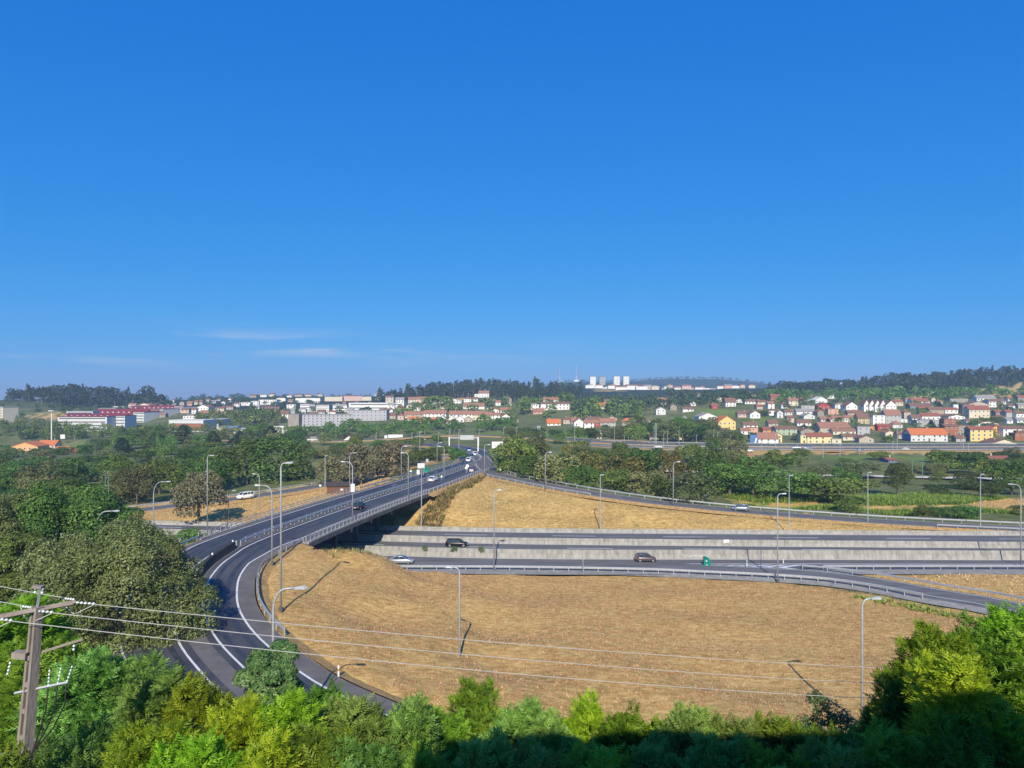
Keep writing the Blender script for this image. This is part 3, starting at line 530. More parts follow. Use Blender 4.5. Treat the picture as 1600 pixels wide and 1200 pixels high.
def barrier(P, zlo, zfoot, h, label, seg=12.0, rear=.5):
    """stepped cast concrete wall, one child for each cast length"""
    root = empty('concrete_barrier', P[len(P) // 2]); tag(root, label, 'barrier', 'concrete walls along the motorway')
    prof = [(.30, zfoot), (.30, zfoot + .12), (.12, zfoot + h * .52), (.12, zfoot + h * .55), (-.02, zfoot + h * .57), (-.10, zfoot + h), (-.36, zfoot + h), (-.36, zlo - .3)]
    Q = resample(P, 2.0); n = int(seg / 2.0); c = root.location
    for i in range(0, len(Q) - 1, n):
        s = [Vector((p.x, p.y, 0)) for p in Q[i:i + n + 1]]
        if len(s) < 2: continue
        s[0] = s[0].lerp(s[1], .006); s[-1] = s[-1].lerp(s[-2], .012)
        mb = MB(); dh = random.uniform(-.02, .02); mb.sweep([p - c for p in s], [(o, h_ + (dh if h_ > zfoot + .3 else 0)) for o, h_ in prof]); mb.build('panel', M_conc, root)
for P in (): pass
barrier(m_mid, Z1, Z1, 1.62, 'long pale concrete wall beside the nearest motorway lanes')
barrier(m_med, Z2, Z2, 1.15, 'pale concrete median wall between middle and far motorway lanes')
barrier(m_far, Z3, Z3, .8, 'low pale concrete wall at foot of the dry slope, beyond the motorway')

# scrawled paint and weeds on the wall beside the near lanes
gx0 = G(1066, 866, .9); gr = MB(); sc = random.Random(8); pts = []
for k in range(26): pts.append((k * .21, 0, .25 + .35 * sc.random() + (.25 if k % 5 == 0 else 0)))
gr.tube(pts, .045, 4); gr.tube([(.3, 0, .15), (2.4, 0, .3), (5.2, 0, .2)], .03, 4)
ym = ly_mid(gx0[0] + 2.6); o_ = gr.build('graffiti', M_paint, None, loc=(gx0[0], ym - .2, .25)); tag(o_, 'pale scrawled graffiti on motorway wall left of green marker', 'graffiti')
# ------------------------------------------------------------------ overpass road and slip roads
# MAIN runs towards the viewer: negative offsets lie on the photograph's right
rd = empty('overpass_road'); tag(rd, kind='structure')
def sub(name, mb, m, root, **k): return mb.build(name, m, root, **k)
mb = MB(); ribbon(mb, offset(MAIN, -.9), offv(MAIN, lambda p: -wR(p))); sub('carriageway', mb, M_asph2, rd)
mb = MB(); ribbon(mb, offset(MAIN, 8.0), offset(MAIN, .9)); sub('carriageway', mb, M_asph2, rd)
mb = MB(); ribbon(mb, offset(MAIN, .95, -.03), offset(MAIN, -.95, -.03)); sub('median', mb, M_asph3, rd)
mb = MB(); ribbon(mb, offv(MAIN, lambda p: 1.9 - wR(p), .004), offv(MAIN, lambda p: -wR(p), .004)); ribbon(mb, offset(MAIN, 8.0, .004), offset(MAIN, 6.9, .004)); sub('shoulder', mb, M_asph3, rd)
mb = MB()
for o_ in (-2.6, -4.3, 2.6, 3.9, 4.8, 6.1): ribbon(mb, offset(MAIN, o_ + .28, .0045), offset(MAIN, o_ - .28, .0045))
sub('wheel_track', mb, mat('polished overpass track', (.03, .032, .042), (.06, .062, .075), .5, .55, coord='World'), rd)
NB = [p for p in MAIN if p.y < 117]; FB = [p for p in MAIN if p.y > 171]
for Q in (NB, FB):
    mb = MB(); ribbon(mb, offv(Q, lambda p: -wR(p) - .15, .002), offv(Q, lambda p: -wR(p) - 2.2, -.7)); ribbon(mb, offset(Q, 10.4, -.7), offset(Q, 8.0, .002)); sub('verge', mb, M_straw0, rd)
mb = MB(); paintline(mb, MAIN, -1.7, .22, .009); ribbon(mb, offv(MAIN, lambda p: 2.2 - wR(p), .009), offv(MAIN, lambda p: 1.96 - wR(p), .009)); paintline(mb, MAIN, 1.7, .22, .009); paintline(mb, MAIN, 6.7, .22, .009)
paintline(mb, [p for p in MAIN if p.y > 175], 4.2, .16, .009, (3, 6)); sub('line', mb, M_paint, rd)
def slip(name, P, a, b, root_m, edge=.45, vergew=1.4, drop=.5, vm=None):
    r = empty(name); tag(r, kind='structure')
    mb = MB(); ribbon(mb, offset(P, b), offset(P, a)); sub('carriageway', mb, root_m, r)
    mb = MB(); paintline(mb, P, a + edge, .18, .008); paintline(mb, P, b - edge, .18, .008); sub('line', mb, M_paint, r)
    mb = MB(); ribbon(mb, offset(P, a, .001), offset(P, a - vergew, -drop)); ribbon(mb, offset(P, b + vergew, -drop), offset(P, b, .001)); sub('verge', mb, vm or M_straw0, r)
    return r
slip('slip_road', RAMP_D, -3.6, 3.6, M_asph3)
A_out = [p for p in RAMP_A if p.x > 33]
r = empty('slip_road'); tag(r, kind='structure')
up = [p + Vector((0, 0, .012)) for p in RAMP_A]
mb = MB(); ribbon(mb, offset(up, 3.8), offset(up, -3.4)); sub('carriageway', mb, M_asph, r)
mb = MB(); paintline(mb, up, 2.0, .2, .006); paintline(mb, [p for p in up if p.x > 33], -2.8, .2, .006); sub('line', mb, M_paint, r)
mb = MB(); ribbon(mb, offset(up, 5.6, -.35), offset(up, 3.75, -.005)); sub('verge', mb, M_gutter, r); mb = MB(); ribbon(mb, offset(A_out, -3.3, -.005), offset(A_out, -4.8, -.4)); sub('verge', mb, M_straw0, r)
# hatched nose where the slip road leaves the motorway
hx = MB()
for k in range(6):
    px = 1092 + k * 24; y0, y1 = 882.5, 885.5 + .95 * k; ym = (y0 + y1) / 2
    a, b, c = G(px, ym, .03), G(px + 30, y0, .03), G(px + 46, y0, .03); d, e_ = G(px + 30, y1, .03), G(px + 46, y1 + .6, .03); f_ = G(px + 16, ym, .03)
    hx.add([a, b, c, f_], [(0, 1, 2, 3)]); hx.add([a, f_, e_, d], [(0, 1, 2, 3)])
tag(hx.build('hatch_marking', M_paint), kind='structure')
slip('slip_road', RAMP_E, -3.4, 3.4, M_asph3)
for P, wd in ((HW1, 8), (HW2, 8)):
    r = slip('far_motorway', P, -wd, wd, M_asph3, .6, 2.0, .6)
    mb = MB(); paintline(mb, P, 0, .3, .008, (5, 9)); sub('line', mb, M_paint, r)
r = slip('far_road', FARROAD, -5, 5, M_asph3, .5, 2, .8)
mb = MB(); ribbon(mb, offset(RAIL, 3.4, .1), offset(RAIL, -3.4, .1)); ro = mb.build('railway_bed', mat('track ballast', (.16, .14, .12), (.27, .25, .22), 1.5, .95, coord='World')); tag(ro, kind='structure')
for o_ in (-2.2, -.8, .8, 2.2):
    mb = MB(); mb.sweep(RAIL, [(o_ - .05, .1), (o_ - .05, .26), (o_ + .05, .26), (o_ + .05, .1)]); mb.build('rail', M_galv, ro)

# ------------------------------------------------------------------ overpass structure
BR = [p for p in MAIN if 113 < p.y < 174]; c0 = Vector((-35, 145, 0))
br = empty('road_bridge', c0); tag(br, 'concrete road overpass on round piers spanning the motorway', 'bridge')
loc = lambda P: [p - c0 for p in P]
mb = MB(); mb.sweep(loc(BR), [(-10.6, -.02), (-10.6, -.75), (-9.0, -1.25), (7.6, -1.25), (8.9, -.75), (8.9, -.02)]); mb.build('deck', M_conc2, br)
for o_, nmx in ((-10.15, 1), (8.4, -1)):
    mb = MB(); mb.sweep(loc(BR), [(o_ - .45, -.02), (o_ - .45, .22), (o_ + .42, .22), (o_ + .42, -.02)]); mb.build('kerb', M_conc, br)
for py_, nm in ((136.4, 0), (146.2, 1), (156.6, 2)):
    q = min(MAIN, key=lambda p: abs(p.y - py_)); zb = (Z1, Z2, Z3)[nm] - .5
    mb = MB(); A = offset([q, q + Vector((.19, 1, 0))], -8.6)[0]; B = offset([q, q + Vector((.19, 1, 0))], 8.6)[0]
    xs, xe = q.x - 7.0, q.x + 7.6
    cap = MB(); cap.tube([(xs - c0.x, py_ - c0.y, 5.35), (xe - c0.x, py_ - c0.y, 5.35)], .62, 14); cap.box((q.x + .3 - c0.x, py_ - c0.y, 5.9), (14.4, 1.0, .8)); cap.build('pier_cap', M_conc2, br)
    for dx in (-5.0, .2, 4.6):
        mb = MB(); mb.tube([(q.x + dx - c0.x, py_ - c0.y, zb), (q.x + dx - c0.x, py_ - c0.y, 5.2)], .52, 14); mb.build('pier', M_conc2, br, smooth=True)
    for xe_, s_ in ((xe, 1),):
        mb = MB(); mb.tube([(xe_ - c0.x - .02, py_ - c0.y, 5.35), (xe_ - c0.x + .25, py_ - c0.y, 5.35)], .66, 14); mb.build('cap_end', M_conc, br)  # sunlit look of the cap ends put into a paler concrete
for y0, zt in ((114.2, 6.2), (173.0, 6.2)):
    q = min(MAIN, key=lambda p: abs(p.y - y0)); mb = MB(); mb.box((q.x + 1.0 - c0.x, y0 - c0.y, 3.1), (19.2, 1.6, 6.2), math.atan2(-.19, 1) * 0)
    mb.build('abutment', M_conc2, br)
# bridge parapet railing on the near (right) and far side
def railing(P, off, label, h=1.0, sp=1.6):
    Q = offset(P, off); c = Q[len(Q) // 2].copy(); root = empty('bridge_railing', c); tag(root, label, 'railing', 'metal railings of the overpass')
    L = [p - c for p in Q]
    for z_, r_ in ((h, .065), (h * .55, .05)):
        mb = MB(); mb.tube([p + Vector((0, 0, .2 + z_)) for p in resample(L, 2)], r_, 6); mb.build('rail', M_rail, root)
    pm = MB(); pm.box((0, 0, h / 2 + .2), (.15, .2, h)); pm.box((0, 0, .22), (.34, .34, .06)); pme = pm.mesh('post', M_rail)
    for i, p in enumerate(resample(L, sp)): link('post', pme, root, p, (0, 0, .2))
railing(BR, -10.1, 'grey metal railing with close posts along near edge of overpass')
railing(BR, 8.4, 'grey metal railing along the left far edge of overpass')

# ------------------------------------------------------------------ guard rails
WB = [(.02, .43), (.09, .47), (.09, .55), (.02, .59), (.09, .63), (.09, .71), (.02, .75)]
def guardrail(P, off, label, sp=4.0, side=1, double=False, h=0.0, fat=1.0):
    Q = resample(offset(P, off), 2); c = Q[len(Q) // 2].copy(); root = empty('guardrail', c); tag(root, label, 'guardrail', 'steel guardrails along the roads')
    L = [p - c for p in Q]
    mb = MB(); pr = [(o_ * side, (z_ - .59) * fat + .62 + h) for o_, z_ in WB]
    mb.sweep(L, pr + [(0, pr[-1][1]), (0, pr[0][1])]); mb.build('beam', M_galv, root)
    if double:
        mb = MB(); pr = [(-o_ * side - .14 * side, z_ + h) for o_, z_ in WB]; mb.sweep(L, pr + [(-.14 * side, pr[-1][1]), (-.14 * side, pr[0][1])]); mb.build('beam', M_galv, root)
    pm = MB(); pm.box((0, 0, .22), (.13, .12, 1.1 + h)); pme = pm.mesh('post', M_galv)
    for p in resample(L, sp): link('post', pme, root, p - Vector((0, 0, 0)))
    return root
MN = [p for p in MAIN if p.y < 114.5]; MNv = [p for p in MN if p.y > 69]; MF = [p for p in MAIN if 173 < p.y < 232]; ML = [p for p in MAIN if 173 < p.y < 340]
guardrail(offv(MNv, lambda p: -wR(p) - .3), 0, 'curved steel guardrail on inner side of the near bend beside dry field', 2.6, 1, fat=1.2)
guardrail([p for p in MN if p.y > 84], 8.3, 'steel guardrail on outer left edge of the bend, before the overpass', 4, -1)
guardrail([p for p in MAIN if p.y > 110 and p.y < 330], .35, 'long double median guardrail running over the overpass', 3, 1, False)
guardrail([p for p in MAIN if p.y > 110 and p.y < 330], -.35, 'second rail line of the overpass median, on its right side', 3, -1)
guardrail(MF, -10.0, 'guardrail on right edge beyond the overpass, above tall grass', 3, 1)
guardrail(ML, 8.4, 'guardrail on left edge of road beyond the overpass', 4, -1)
guardrail([p for p in RAMP_D if p.y < 226], -4.1, 'long guardrail of descending slip road below the thicket', 4, -1)
guardrail([p for p in RAMP_D if p.y < 222 and p.y > 182], 4.1, 'short guardrail near the fork above the dry slope', 4, 1)
guardrail([p for p in RAMP_D if p.x > 94], 4.1, 'guardrail on near side of slip road at far right', 4, 1)
guardrail([p for p in RAMP_A if p.x < 66 and p.y > 98], 4.4, 'steel guardrail with posts along the near motorway and slip road', 2.6, 1, fat=1.3)
guardrail([p for p in RAMP_A if p.x > 50 and p.y > 80], -4.0, 'double steel guardrail on far side of the curving slip road', 4, 1, True)
NR = [Vector((p.x, p.y - 2.0, 0)) for p in m_near if p.x > 52]
guardrail(NR, 0, 'straight steel guardrail along the motorway edge at right', 3, 1, fat=1.2)
guardrail([p for p in RAMP_E if p.y > 172], -3.8, 'steel guardrail of left slip road in front of the wood', 4, -1)
guardrail(HW1, 8.8, 'guardrail along near edge of the far motorway', 8, 1, fat=1.15)
guardrail(HW2, -8.8, 'guardrail along far edge of the far motorway', 8, 1, fat=1.15)
guardrail(HW1, -9.3, 'median guardrail between the far motorway carriageways', 8, 1, fat=1.15)

Q = [p for p in MAIN if p.y < 110 and p.y > 80]; Q = resample(Q, 2); db = empty('median_barrier', Q[len(Q) // 2]); tag(db, 'dark concrete median barrier with white reflectors in the near bend', 'barrier'); cc = db.location.copy()
M_dark = mat('near-black concrete', (.022, .022, .024), (.05, .05, .05), 1.2, .9, coord='World')  # even near-black tone over the whole barrier
for i in range(0, len(Q) - 1, 2):
    mb = MB(); mb.sweep([p - cc for p in Q[i:i + 3]], [(.62, 0), (.5, .25), (.28, 1.0), (-.28, 1.0), (-.5, .25), (-.62, 0)]); mb.build('segment', M_dark, db)
    if i % 4 == 0: mb = MB(); mb.box(Q[i] - cc + Vector((0, 0, 1.12)), (.22, .22, .26)); mb.build('reflector', M_white, db)

# ------------------------------------------------------------------ street lamps
def lamp(px, yb, yt, Y, arm, label, al=2.2, r=.10, box=False, straight=False):
    x, _, z = W(px, yb, Y); h = (yb - yt) / F * Y; root = empty('street_lamp', (x, Y, z)); tag(root, label, 'street lamp', 'street lamps of the interchange')
    n = 8
    s = 1 if arm > 0 else -1; mb = MB()
    if straight:
        mb.tube([(0, 0, -.6), (0, 0, h)], [r * 1.2, r * .7], n); mb.build('pole', M_lamp, root)
        hd = MB(); hd.box((s * .35, 0, h), (.9, .32, .18)); hd.build('lamp_head', M_lamp, root); return root
    k = min(al, h * .3); pts = [(0, 0, -.6), (0, 0, h - k)]
    for i in range(1, 8):
        a = i / 7 * math.pi / 2; pts.append((s * al * .6 * (1 - math.cos(a)), 0, h - k + k * math.sin(a)))
    pts.append((s * al, 0, h + .06))
    mb.tube(pts, [r * 1.3, r] + [r * .75] * (len(pts) - 2), n); mb.build('pole', M_lamp, root, smooth=True)
    hd = MB(); hd.add([(s * al, -.12, h - .02), (s * al, .12, h - .02), (s * (al + .75), .2, h + .0), (s * (al + .95), 0, h + .02), (s * (al + .75), -.2, h + .0),
                       (s * al, -.1, h + .13), (s * al, .1, h + .13), (s * (al + .7), .15, h + .2), (s * (al + .9), 0, h + .14), (s * (al + .7), -.15, h + .2)],
                      [(0, 1, 2, 3, 4), (9, 8, 7, 6, 5), (0, 5, 6, 1), (1, 6, 7, 2), (2, 7, 8, 3), (3, 8, 9, 4), (4, 9, 5, 0)]); hd.build('lamp_head', M_lamp, root)
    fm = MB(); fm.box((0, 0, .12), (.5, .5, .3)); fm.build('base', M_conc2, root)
    if box: bm_ = MB(); bm_.box((.1, -.2, h * .56), (.75, .5, 1.5)); bm_.build('control_box', M_white, root)
    return root
for a in [
 (718,1072,887,76,-1,'tall street lamp standing in dry field, arm pointing left'),(1347,1180,936,61,1,'nearest street lamp on right, in front of the dry field'),
 (427,1180,920,50,1,'street lamp behind the leafy shrub, arm reaching right over bend'),(439,953,724,82,1,'very tall street lamp on the field beside inner guardrail'),
 (425,881,759,101,-1,'lamp with left arm, beside the very tall lamp at the bend'),(324,838,712,151,1,'thick pale lamp post left of the overpass, short hooked arm'),
 (240,866,753,136,1,'curved arm street lamp rising from the scrub left of overpass'),(150,905,799,100,1,'curved arm street lamp among big trees at far left'),
 (62,840,767,150,1,'leftmost curved street lamp above the tree canopy'),(357,834,767,170,1,'thin street lamp between the weeping tree and overpass'),
 (405,818,741,182,-1,'thin street lamp left of overpass, arm pointing left'),(551,813,722,136,-1,'street lamp on the overpass with white box on post'),
 (546.5,771,708,180,1,'thin street lamp beside the brown timber shed'),(638,775,708,165,-1,'street lamp at far end of the overpass railing'),
 (627,748,698,207,1,'street lamp left of road, beside grey eucalyptus clump'),(694,753,698,199,-1,'street lamp on right edge above tall dry grass'),
 (683,727,692,255,1,'small lamp left of the road near green gore sign'),(757,745,695,211,1,'street lamp standing at the slip road fork'),
 (852,765,707,189,1,'street lamp at top of slip road beside thicket'),(1052,791,722,172,1,'street lamp halfway down slip road, against the thicket'),
 (1595,885,757,129,-1,'street lamp at the right edge beside the motorway guardrail'),(772,892,766,126,1,'tall street lamp beside the near motorway guardrail'),
 (1215,908,772,119,1,'tall street lamp at the slip road nose')]:
    lamp(*a, box='white box' in a[5], al={718: .7, 1347: .8, 427: 1.5, 439: .5, 425: 1.6, 324: .6, 240: 2.4, 150: 2.4, 62: 2.0, 551: 1.4, 772: .5, 1215: .6, 1595: 1.4}.get(a[0], .9))
for a in [(658.5,821,731,157,1,'plain tall mast on the grassy slope right of overpass'),(938,825,742,156,1,'plain mast beside concrete wall, middle of dry slope'),(1233,829,743,153,1,'plain mast behind concrete wall, right of centre'),
 (1356,817,738,162,1,'plain mast beside slip road, left of small bush'),(1532,824,741,158,1,'plain mast with flat lamp at right end of slip road'),
 (1022,706,664,385,1,'thin far mast in front of oak grove'),(898,692,668,440,1,'thin far lamp left of the far motorway start'),(960,698,666,410,1,'far lamp near white abutment wall'),(975.5,690,672,460,1,'far lamp in front of tan field'),(982,689,674,470,1,'far lamp right edge of tan field'),
 (1037,700,677,395,1,'far lamp right of green mast'),(1043,695,675,420,1,'far lamp left of oak grove gap'),(1061,697,667,415,1,'far lamp at grove gap, thick post'),(1088,707,680,372,1,'far lamp at near kerb below round bush'),(1115,700,672,400,1,'far lamp before the oak grove right half'),
 (1121.5,703,675,390,1,'far lamp close right of another, grove right half'),(1141,700,681,405,1,'far lamp left of blue wall'),(1190,703,690,385,1,'short far lamp below blue wall'),(1212,705,676,380,1,'far lamp in front of yellow gable house'),(1286,714,694,350,1,'low mast on brown bank below cream house'),(1303,698,692,420,1,'short white post by cream house'),
 (1312.5,715,695,348,1,'low mast on brown bank, second along'),(1343,712,698,360,1,'low mast on brown bank, third along'),(1395,715,690,350,1,'low mast on brown bank left of orange roofed house'),(1402,703,668,390,1,'far lamp left of orange roofed house'),(1505,703,672,390,1,'far lamp left of yellow house'),(1513,705,694,380,1,'short post below yellow house'),
 (643,698,676,430,1,'far lamp left of grey flat shed'),(656,722,675,300,1,'far lamp in front of grey flat shed'),(685,702,676,420,1,'far lamp left of sign gantry'),(702,690,671,480,1,'far lamp behind sign gantry, left one'),(709.5,690,673,480,1,'far lamp behind sign gantry, second'),(717,706,672,350,1,'far lamp at left gantry leg'),(748.5,703,671,400,1,'far lamp at right gantry leg'),
 (787,706,668,330,1,'far lamp right of billboard'),(588,695,676,450,1,'far lamp left of parked white lorry'),(530,706,690,380,1,'thin far lamp left of willow clump'),(518,722,700,310,1,'far lamp behind the poplars'),(508,760,712,216,1,'lamp behind guardrail left of shed'),(807,698,668,380,1,'far lamp above round thicket'),(844,702,680,380,1,'far post right of round thicket')]:
    lamp(*a, straight=True, r=.10 if a[3] < 200 else .13)
def simple_post(name, label, px, yb, yt, Y, r, m, cat, arms=()):
    x, _, z = W(px, yb, Y); h = (yb - yt) / F * Y; o = empty(name, (x, Y, z)); tag(o, label, cat)
    mb = MB(); mb.tube([(0, 0, -.5), (0, 0, h)], [r, r * .7], 8); mb.build('pole', m, o)
    for k, (zz, ln) in enumerate(arms): a_ = MB(); a_.box((0, 0, h * zz), (ln, .12, .12)); a_.build('cross_arm', m, o)
    return o
M_greenm = mat('green painted steel', (.10, .20, .16), (.14, .25, .2), 1, .6)
simple_post('power_mast', 'thick pale green mast with crossarm before the oak grove', 1025, 691, 661, 430, .34, mat('pale green steel', (.28, .38, .33), (.34, .44, .38), 1, .6), 'mast', ((.99, 4.5),))
simple_post('rail_mast', 'dark green catenary mast beside the railway, left one', 1425.5, 744, 717, 272, .16, M_greenm, 'mast', ((.93, 2.4),))
simple_post('rail_mast', 'dark green catenary mast beside the railway, with longer arm', 1441.5, 746, 717, 268, .16, M_greenm, 'mast', ((.93, 3.0), (.8, 2.2)))
simple_post('rail_mast', 'green catenary mast above dark shrubs, left of the vine tree', 1226, 742, 706, 285, .16, M_greenm, 'mast', ((.93, 2.4),))
simple_post('field_mast', 'thin greenish post rising from left wood, left of a pair', 164.5, 786, 740, 190, .12, M_greenm, 'post')
simple_post('field_mast', 'thin greenish post rising from left wood, right of a pair', 169.5, 786, 742, 190, .12, M_greenm, 'post')
fl = simple_post('floodlight_mast', 'tall white floodlight mast beside orange roofed houses', 80.5, 690, 642, 560, .45, M_white, 'mast')
mb = MB(); mb.tube([(0, 0, 24.0), (0, 0, 24.6)], 2.2, 12); mb.build('lamp_ring', M_white, fl)
M_rw = mat('red and white lattice', (.55, .2, .18), (.75, .7, .7), .05, .7)
for px, yb, yt, lb in ((874.5, 597, 573, 'thinner red and white radio mast on distant hill'), (900.5, 596, 571, 'taller radio mast with thick base on distant hill')):
    o = simple_post('radio_mast', lb, px, yb, yt, 3000, .9, M_rw, 'mast')
    mb = MB(); mb.box((0, 0, 3), (22 if px > 890 else 12, 12, 7)); mb.build('hut', M_white, o)
    mb = MB(); mb.tube([(0, 0, 0), (0, 0, 22)], [4 if px > 890 else 2.5, 1.5], 6); mb.build('base', M_rw, o)

# ------------------------------------------------------------------ cars
M_red = mat('red lens', (.5, .02, .02), None, 1, .2); M_lens = mat('clear lens', (.8, .8, .78), None, 1, .1, spec=.8); M_rim = mat('alloy rim', (.5, .5, .52), None, 1, .3, .7)
def carpaint(n, c, metal=.2): return mat('car paint ' + n, c, None, 1, .28, metal, spec=.6)
PAINT = {'black': carpaint('black', (.012, .013, .018)), 'silver': carpaint('silver', (.50, .53, .56), .6), 'brown': carpaint('brown', (.16, .12, .12), .5), 'white': carpaint('white', (.82, .82, .80), 0), 'navy': carpaint('navy', (.02, .03, .06)), 'blue': carpaint('blue', (.08, .13, .24), .4), 'greyblue': carpaint('greyblue', (.28, .33, .40), .5), 'red': carpaint('red', (.4, .03, .03))}
def loft(st, prof, name, m):
    """st: (x, half width, z low, z high); prof: (width factor, height factor) from sill to centre line"""
    mb = MB(); L = len(prof) * 2; vs = []
    for x, hw, z0, z1 in st:
        a = [(x, hw * u, z0 + (z1 - z0) * v) for u, v in prof]; vs += a + [(p[0], -p[1], p[2]) for p in reversed(a)]
    fs = [(i * L + k, i * L + (k + 1) % L, (i + 1) * L + (k + 1) % L, (i + 1) * L + k) for i in range(len(st) - 1) for k in range(L)]
    fs += [tuple(range(L))[::-1], tuple(range((len(st) - 1) * L, len(st) * L))]
    mb.add(vs, fs); return mb.mesh(name, m, True)
CARM = {}
def car_meshes(kind):
    if kind in CARM: return CARM[kind]
    D = {}; hz = {'sedan': 1.43, 'estate': 1.5, 'hatch': 1.5, 'suv': 1.68, 'van': 1.85}[kind]; ln = {'sedan': 4.5, 'estate': 4.6, 'hatch': 4.0, 'suv': 4.4, 'van': 4.6}[kind] / 2
    bl = hz * .64; PR = [(.9, 0), (.98, .1), (1, .45), (.97, .8), (.88, .97), (0, 1.02)]
    fh = {'van': .96}.get(kind, .86)
    st = [(-ln, .66, .38, bl * .9), (-ln + .08, .80, .26, bl * .98), (-ln + .8, .88, .22, bl), (-.2, .90, .2, bl), (.75, .89, .2, bl * .98), (ln * .62, .86, .22, bl * (fh + .06)), (ln - .2, .78, .26, bl * fh * .9), (ln - .02, .6, .36, bl * fh * .72)]
    D['body'] = loft(st, PR, 'body', PAINT['white'])
    xr0, xr1, xf1, xf0 = {'sedan': (-1.75, -1.0, .35, 1.2), 'estate': (-2.18, -1.85, .35, 1.2), 'hatch': (-1.9, -1.5, .3, 1.1), 'suv': (-2.08, -1.75, .3, 1.12), 'van': (-2.2, -2.05, .75, 1.55)}[kind]
    g = MB(); b = .80; t_ = .63 if kind != 'van' else .72; zb = bl - .03; zt = hz - .05
    q = [(xr0, -b, zb), (xf0, -b, zb), (xf0, b, zb), (xr0, b, zb), (xr1, -t_, zt), (xf1, -t_, zt), (xf1, t_, zt), (xr1, t_, zt)]
    g.add(q, [(4, 5, 6, 7), (0, 1, 5, 4), (1, 2, 6, 5), (2, 3, 7, 6), (3, 0, 4, 7)]); D['glass'] = g.mesh('glass', M_glass)
    D['roof'] = loft([(xr1 - .08, t_ * .9, zt - .02, zt + .03), (xr1 + .12, t_ * 1.04, zt - .03, zt + .07), ((xr1 + xf1) / 2, t_ * 1.05, zt - .03, zt + .09), (xf1 - .1, t_ * 1.03, zt - .03, zt + .06), (xf1 + .06, t_ * .9, zt - .02, zt + .02)], [(1, 0), (1, .4), (.85, .85), (0, 1)], 'roof', PAINT['white'])
    p = MB()
    for s in (-1, 1):
        for xa, xb in ((xr0, xr1), (xf0, xf1), (-.35, -.35)) + (((-1.2, -1.1),) if kind in ('estate', 'suv', 'van') else ()):
            p.tube([(xa, s * (b + .005), zb), (xb, s * (t_ + .01), zt)], .055, 5)
        p.tube([(xr0, s * (b + .01), zb + .01), (xf0, s * (b + .01), zb + .01)], .035, 5)
    D['pillar'] = p.mesh('pillar', PAINT['white'])
    ty = MB(); ty.tube([(0, -.11, 0), (0, -.08, 0), (0, .08, 0), (0, .11, 0)], [.27, .32, .32, .27], 16); D['tyre'] = ty.mesh('tyre', M_black, False)
    ri = MB(); ri.tube([(0, .09, 0), (0, .125, 0)], [.21, .2], 12); D['rim'] = ri.mesh('rim', M_rim)
    hl = MB(); hl.box((0, 0, 0), (.22, .34, .16)); D['headlight'] = hl.mesh('headlight', M_lens)
    tl = MB(); tl.box((0, 0, 0), (.12, .26, .26)); D['taillight'] = tl.mesh('taillight', M_red)
    mi_ = MB(); mi_.box((0, 0, 0), (.14, .2, .13)); D['mirror'] = mi_.mesh('mirror', PAINT['white'])
    np_ = MB(); np_.box((0, 0, 0), (.03, .5, .12)); D['number_plate'] = np_.mesh('number_plate', M_white)
    D['dims'] = (ln, bl, fh, xf0, b); CARM[kind] = D; return D
def car(px, yb, z, kind, colr, heading, label, lane=None):
    D = car_meshes(kind); ln, bl, fh, xf0, b = D['dims']; p = G(px, yb, z); root = empty('car', (p[0], p[1], z), heading); tag(root, label, 'car' if kind != 'van' else 'van', 'cars on the roads')
    def piece(n, l=(0, 0, 0), rot=None, paint=False, par=None):
        o = link(n, D[n], par or root, l, rot)
        if paint: o.material_slots[0].link = 'OBJECT'; o.material_slots[0].material = PAINT[colr]
        return o
    piece('body', paint=True); piece('glass'); piece('roof', paint=True); piece('pillar', paint=True)
    for sx in (-1, 1):
        for sy in (-1, 1):
            wv = piece('tyre', (sx * ln * .6, sy * .78, .32)); piece('rim', (0, 0, 0), (0, 0, 0 if sy > 0 else math.pi), par=wv)
    for sy in (-1, 1):
        piece('headlight', (ln - .2, sy * .58, bl * fh * .72)); piece('taillight', (-ln + .06, sy * .64, bl * .8)); piece('mirror', (xf0 - .3, sy * (b + .14), bl + .08), paint=True)
    piece('number_plate', (-ln - .005, 0, bl * .62))
    return root
def road_dir(P, y): q = min(range(1, len(P) - 1), key=lambda i: abs(P[i].y - y)); t = P[q + 1] - P[q - 1]; return math.atan2(t.y, t.x)
AW = lambda y: road_dir(MAIN, y) + math.pi; TO = lambda y: road_dir(MAIN, y)
car(714, 853.5, Z2, 'estate', 'black', -.01, 'black estate car in the middle motorway lanes'); car(627.5, 880, Z1, 'sedan', 'silver', -.03, 'silver saloon car on the nearest motorway lanes, near overpass')
car(1009, 877, Z1, 'hatch', 'brown', 0, 'shiny brown hatchback on the nearest motorway lanes'); car(561, 795.5, 7.5, 'hatch', 'navy', AW(148), 'dark blue car driving away across the overpass')
car(676.5, 752, 7.4, 'sedan', 'white', AW(203), 'white saloon driving away, just past the overpass'); car(721, 720.5, 6.3, 'hatch', 'navy', TO(275), 'dark car coming down the left lane, leftmost of the group')
car(732, 721, 6.1, 'hatch', 'white', TO(262), 'white hatchback coming towards the overpass beside a dark one'); car(737, 715.5, 5.6, 'suv', 'blue', TO(290), 'dark blue car in the bend between two white cars')
car(742.5, 711.5, 5.0, 'suv', 'white', TO(315), 'white car in the bend, second behind the hatchback'); car(732, 704.5, 3.8, 'sedan', 'white', TO(370), 'farthest white car entering the bend below the gantry')
car(776, 716.5, 6.3, 'suv', 'navy', road_dir(RAMP_D, 262), 'dark car on the slip road right of the fork')
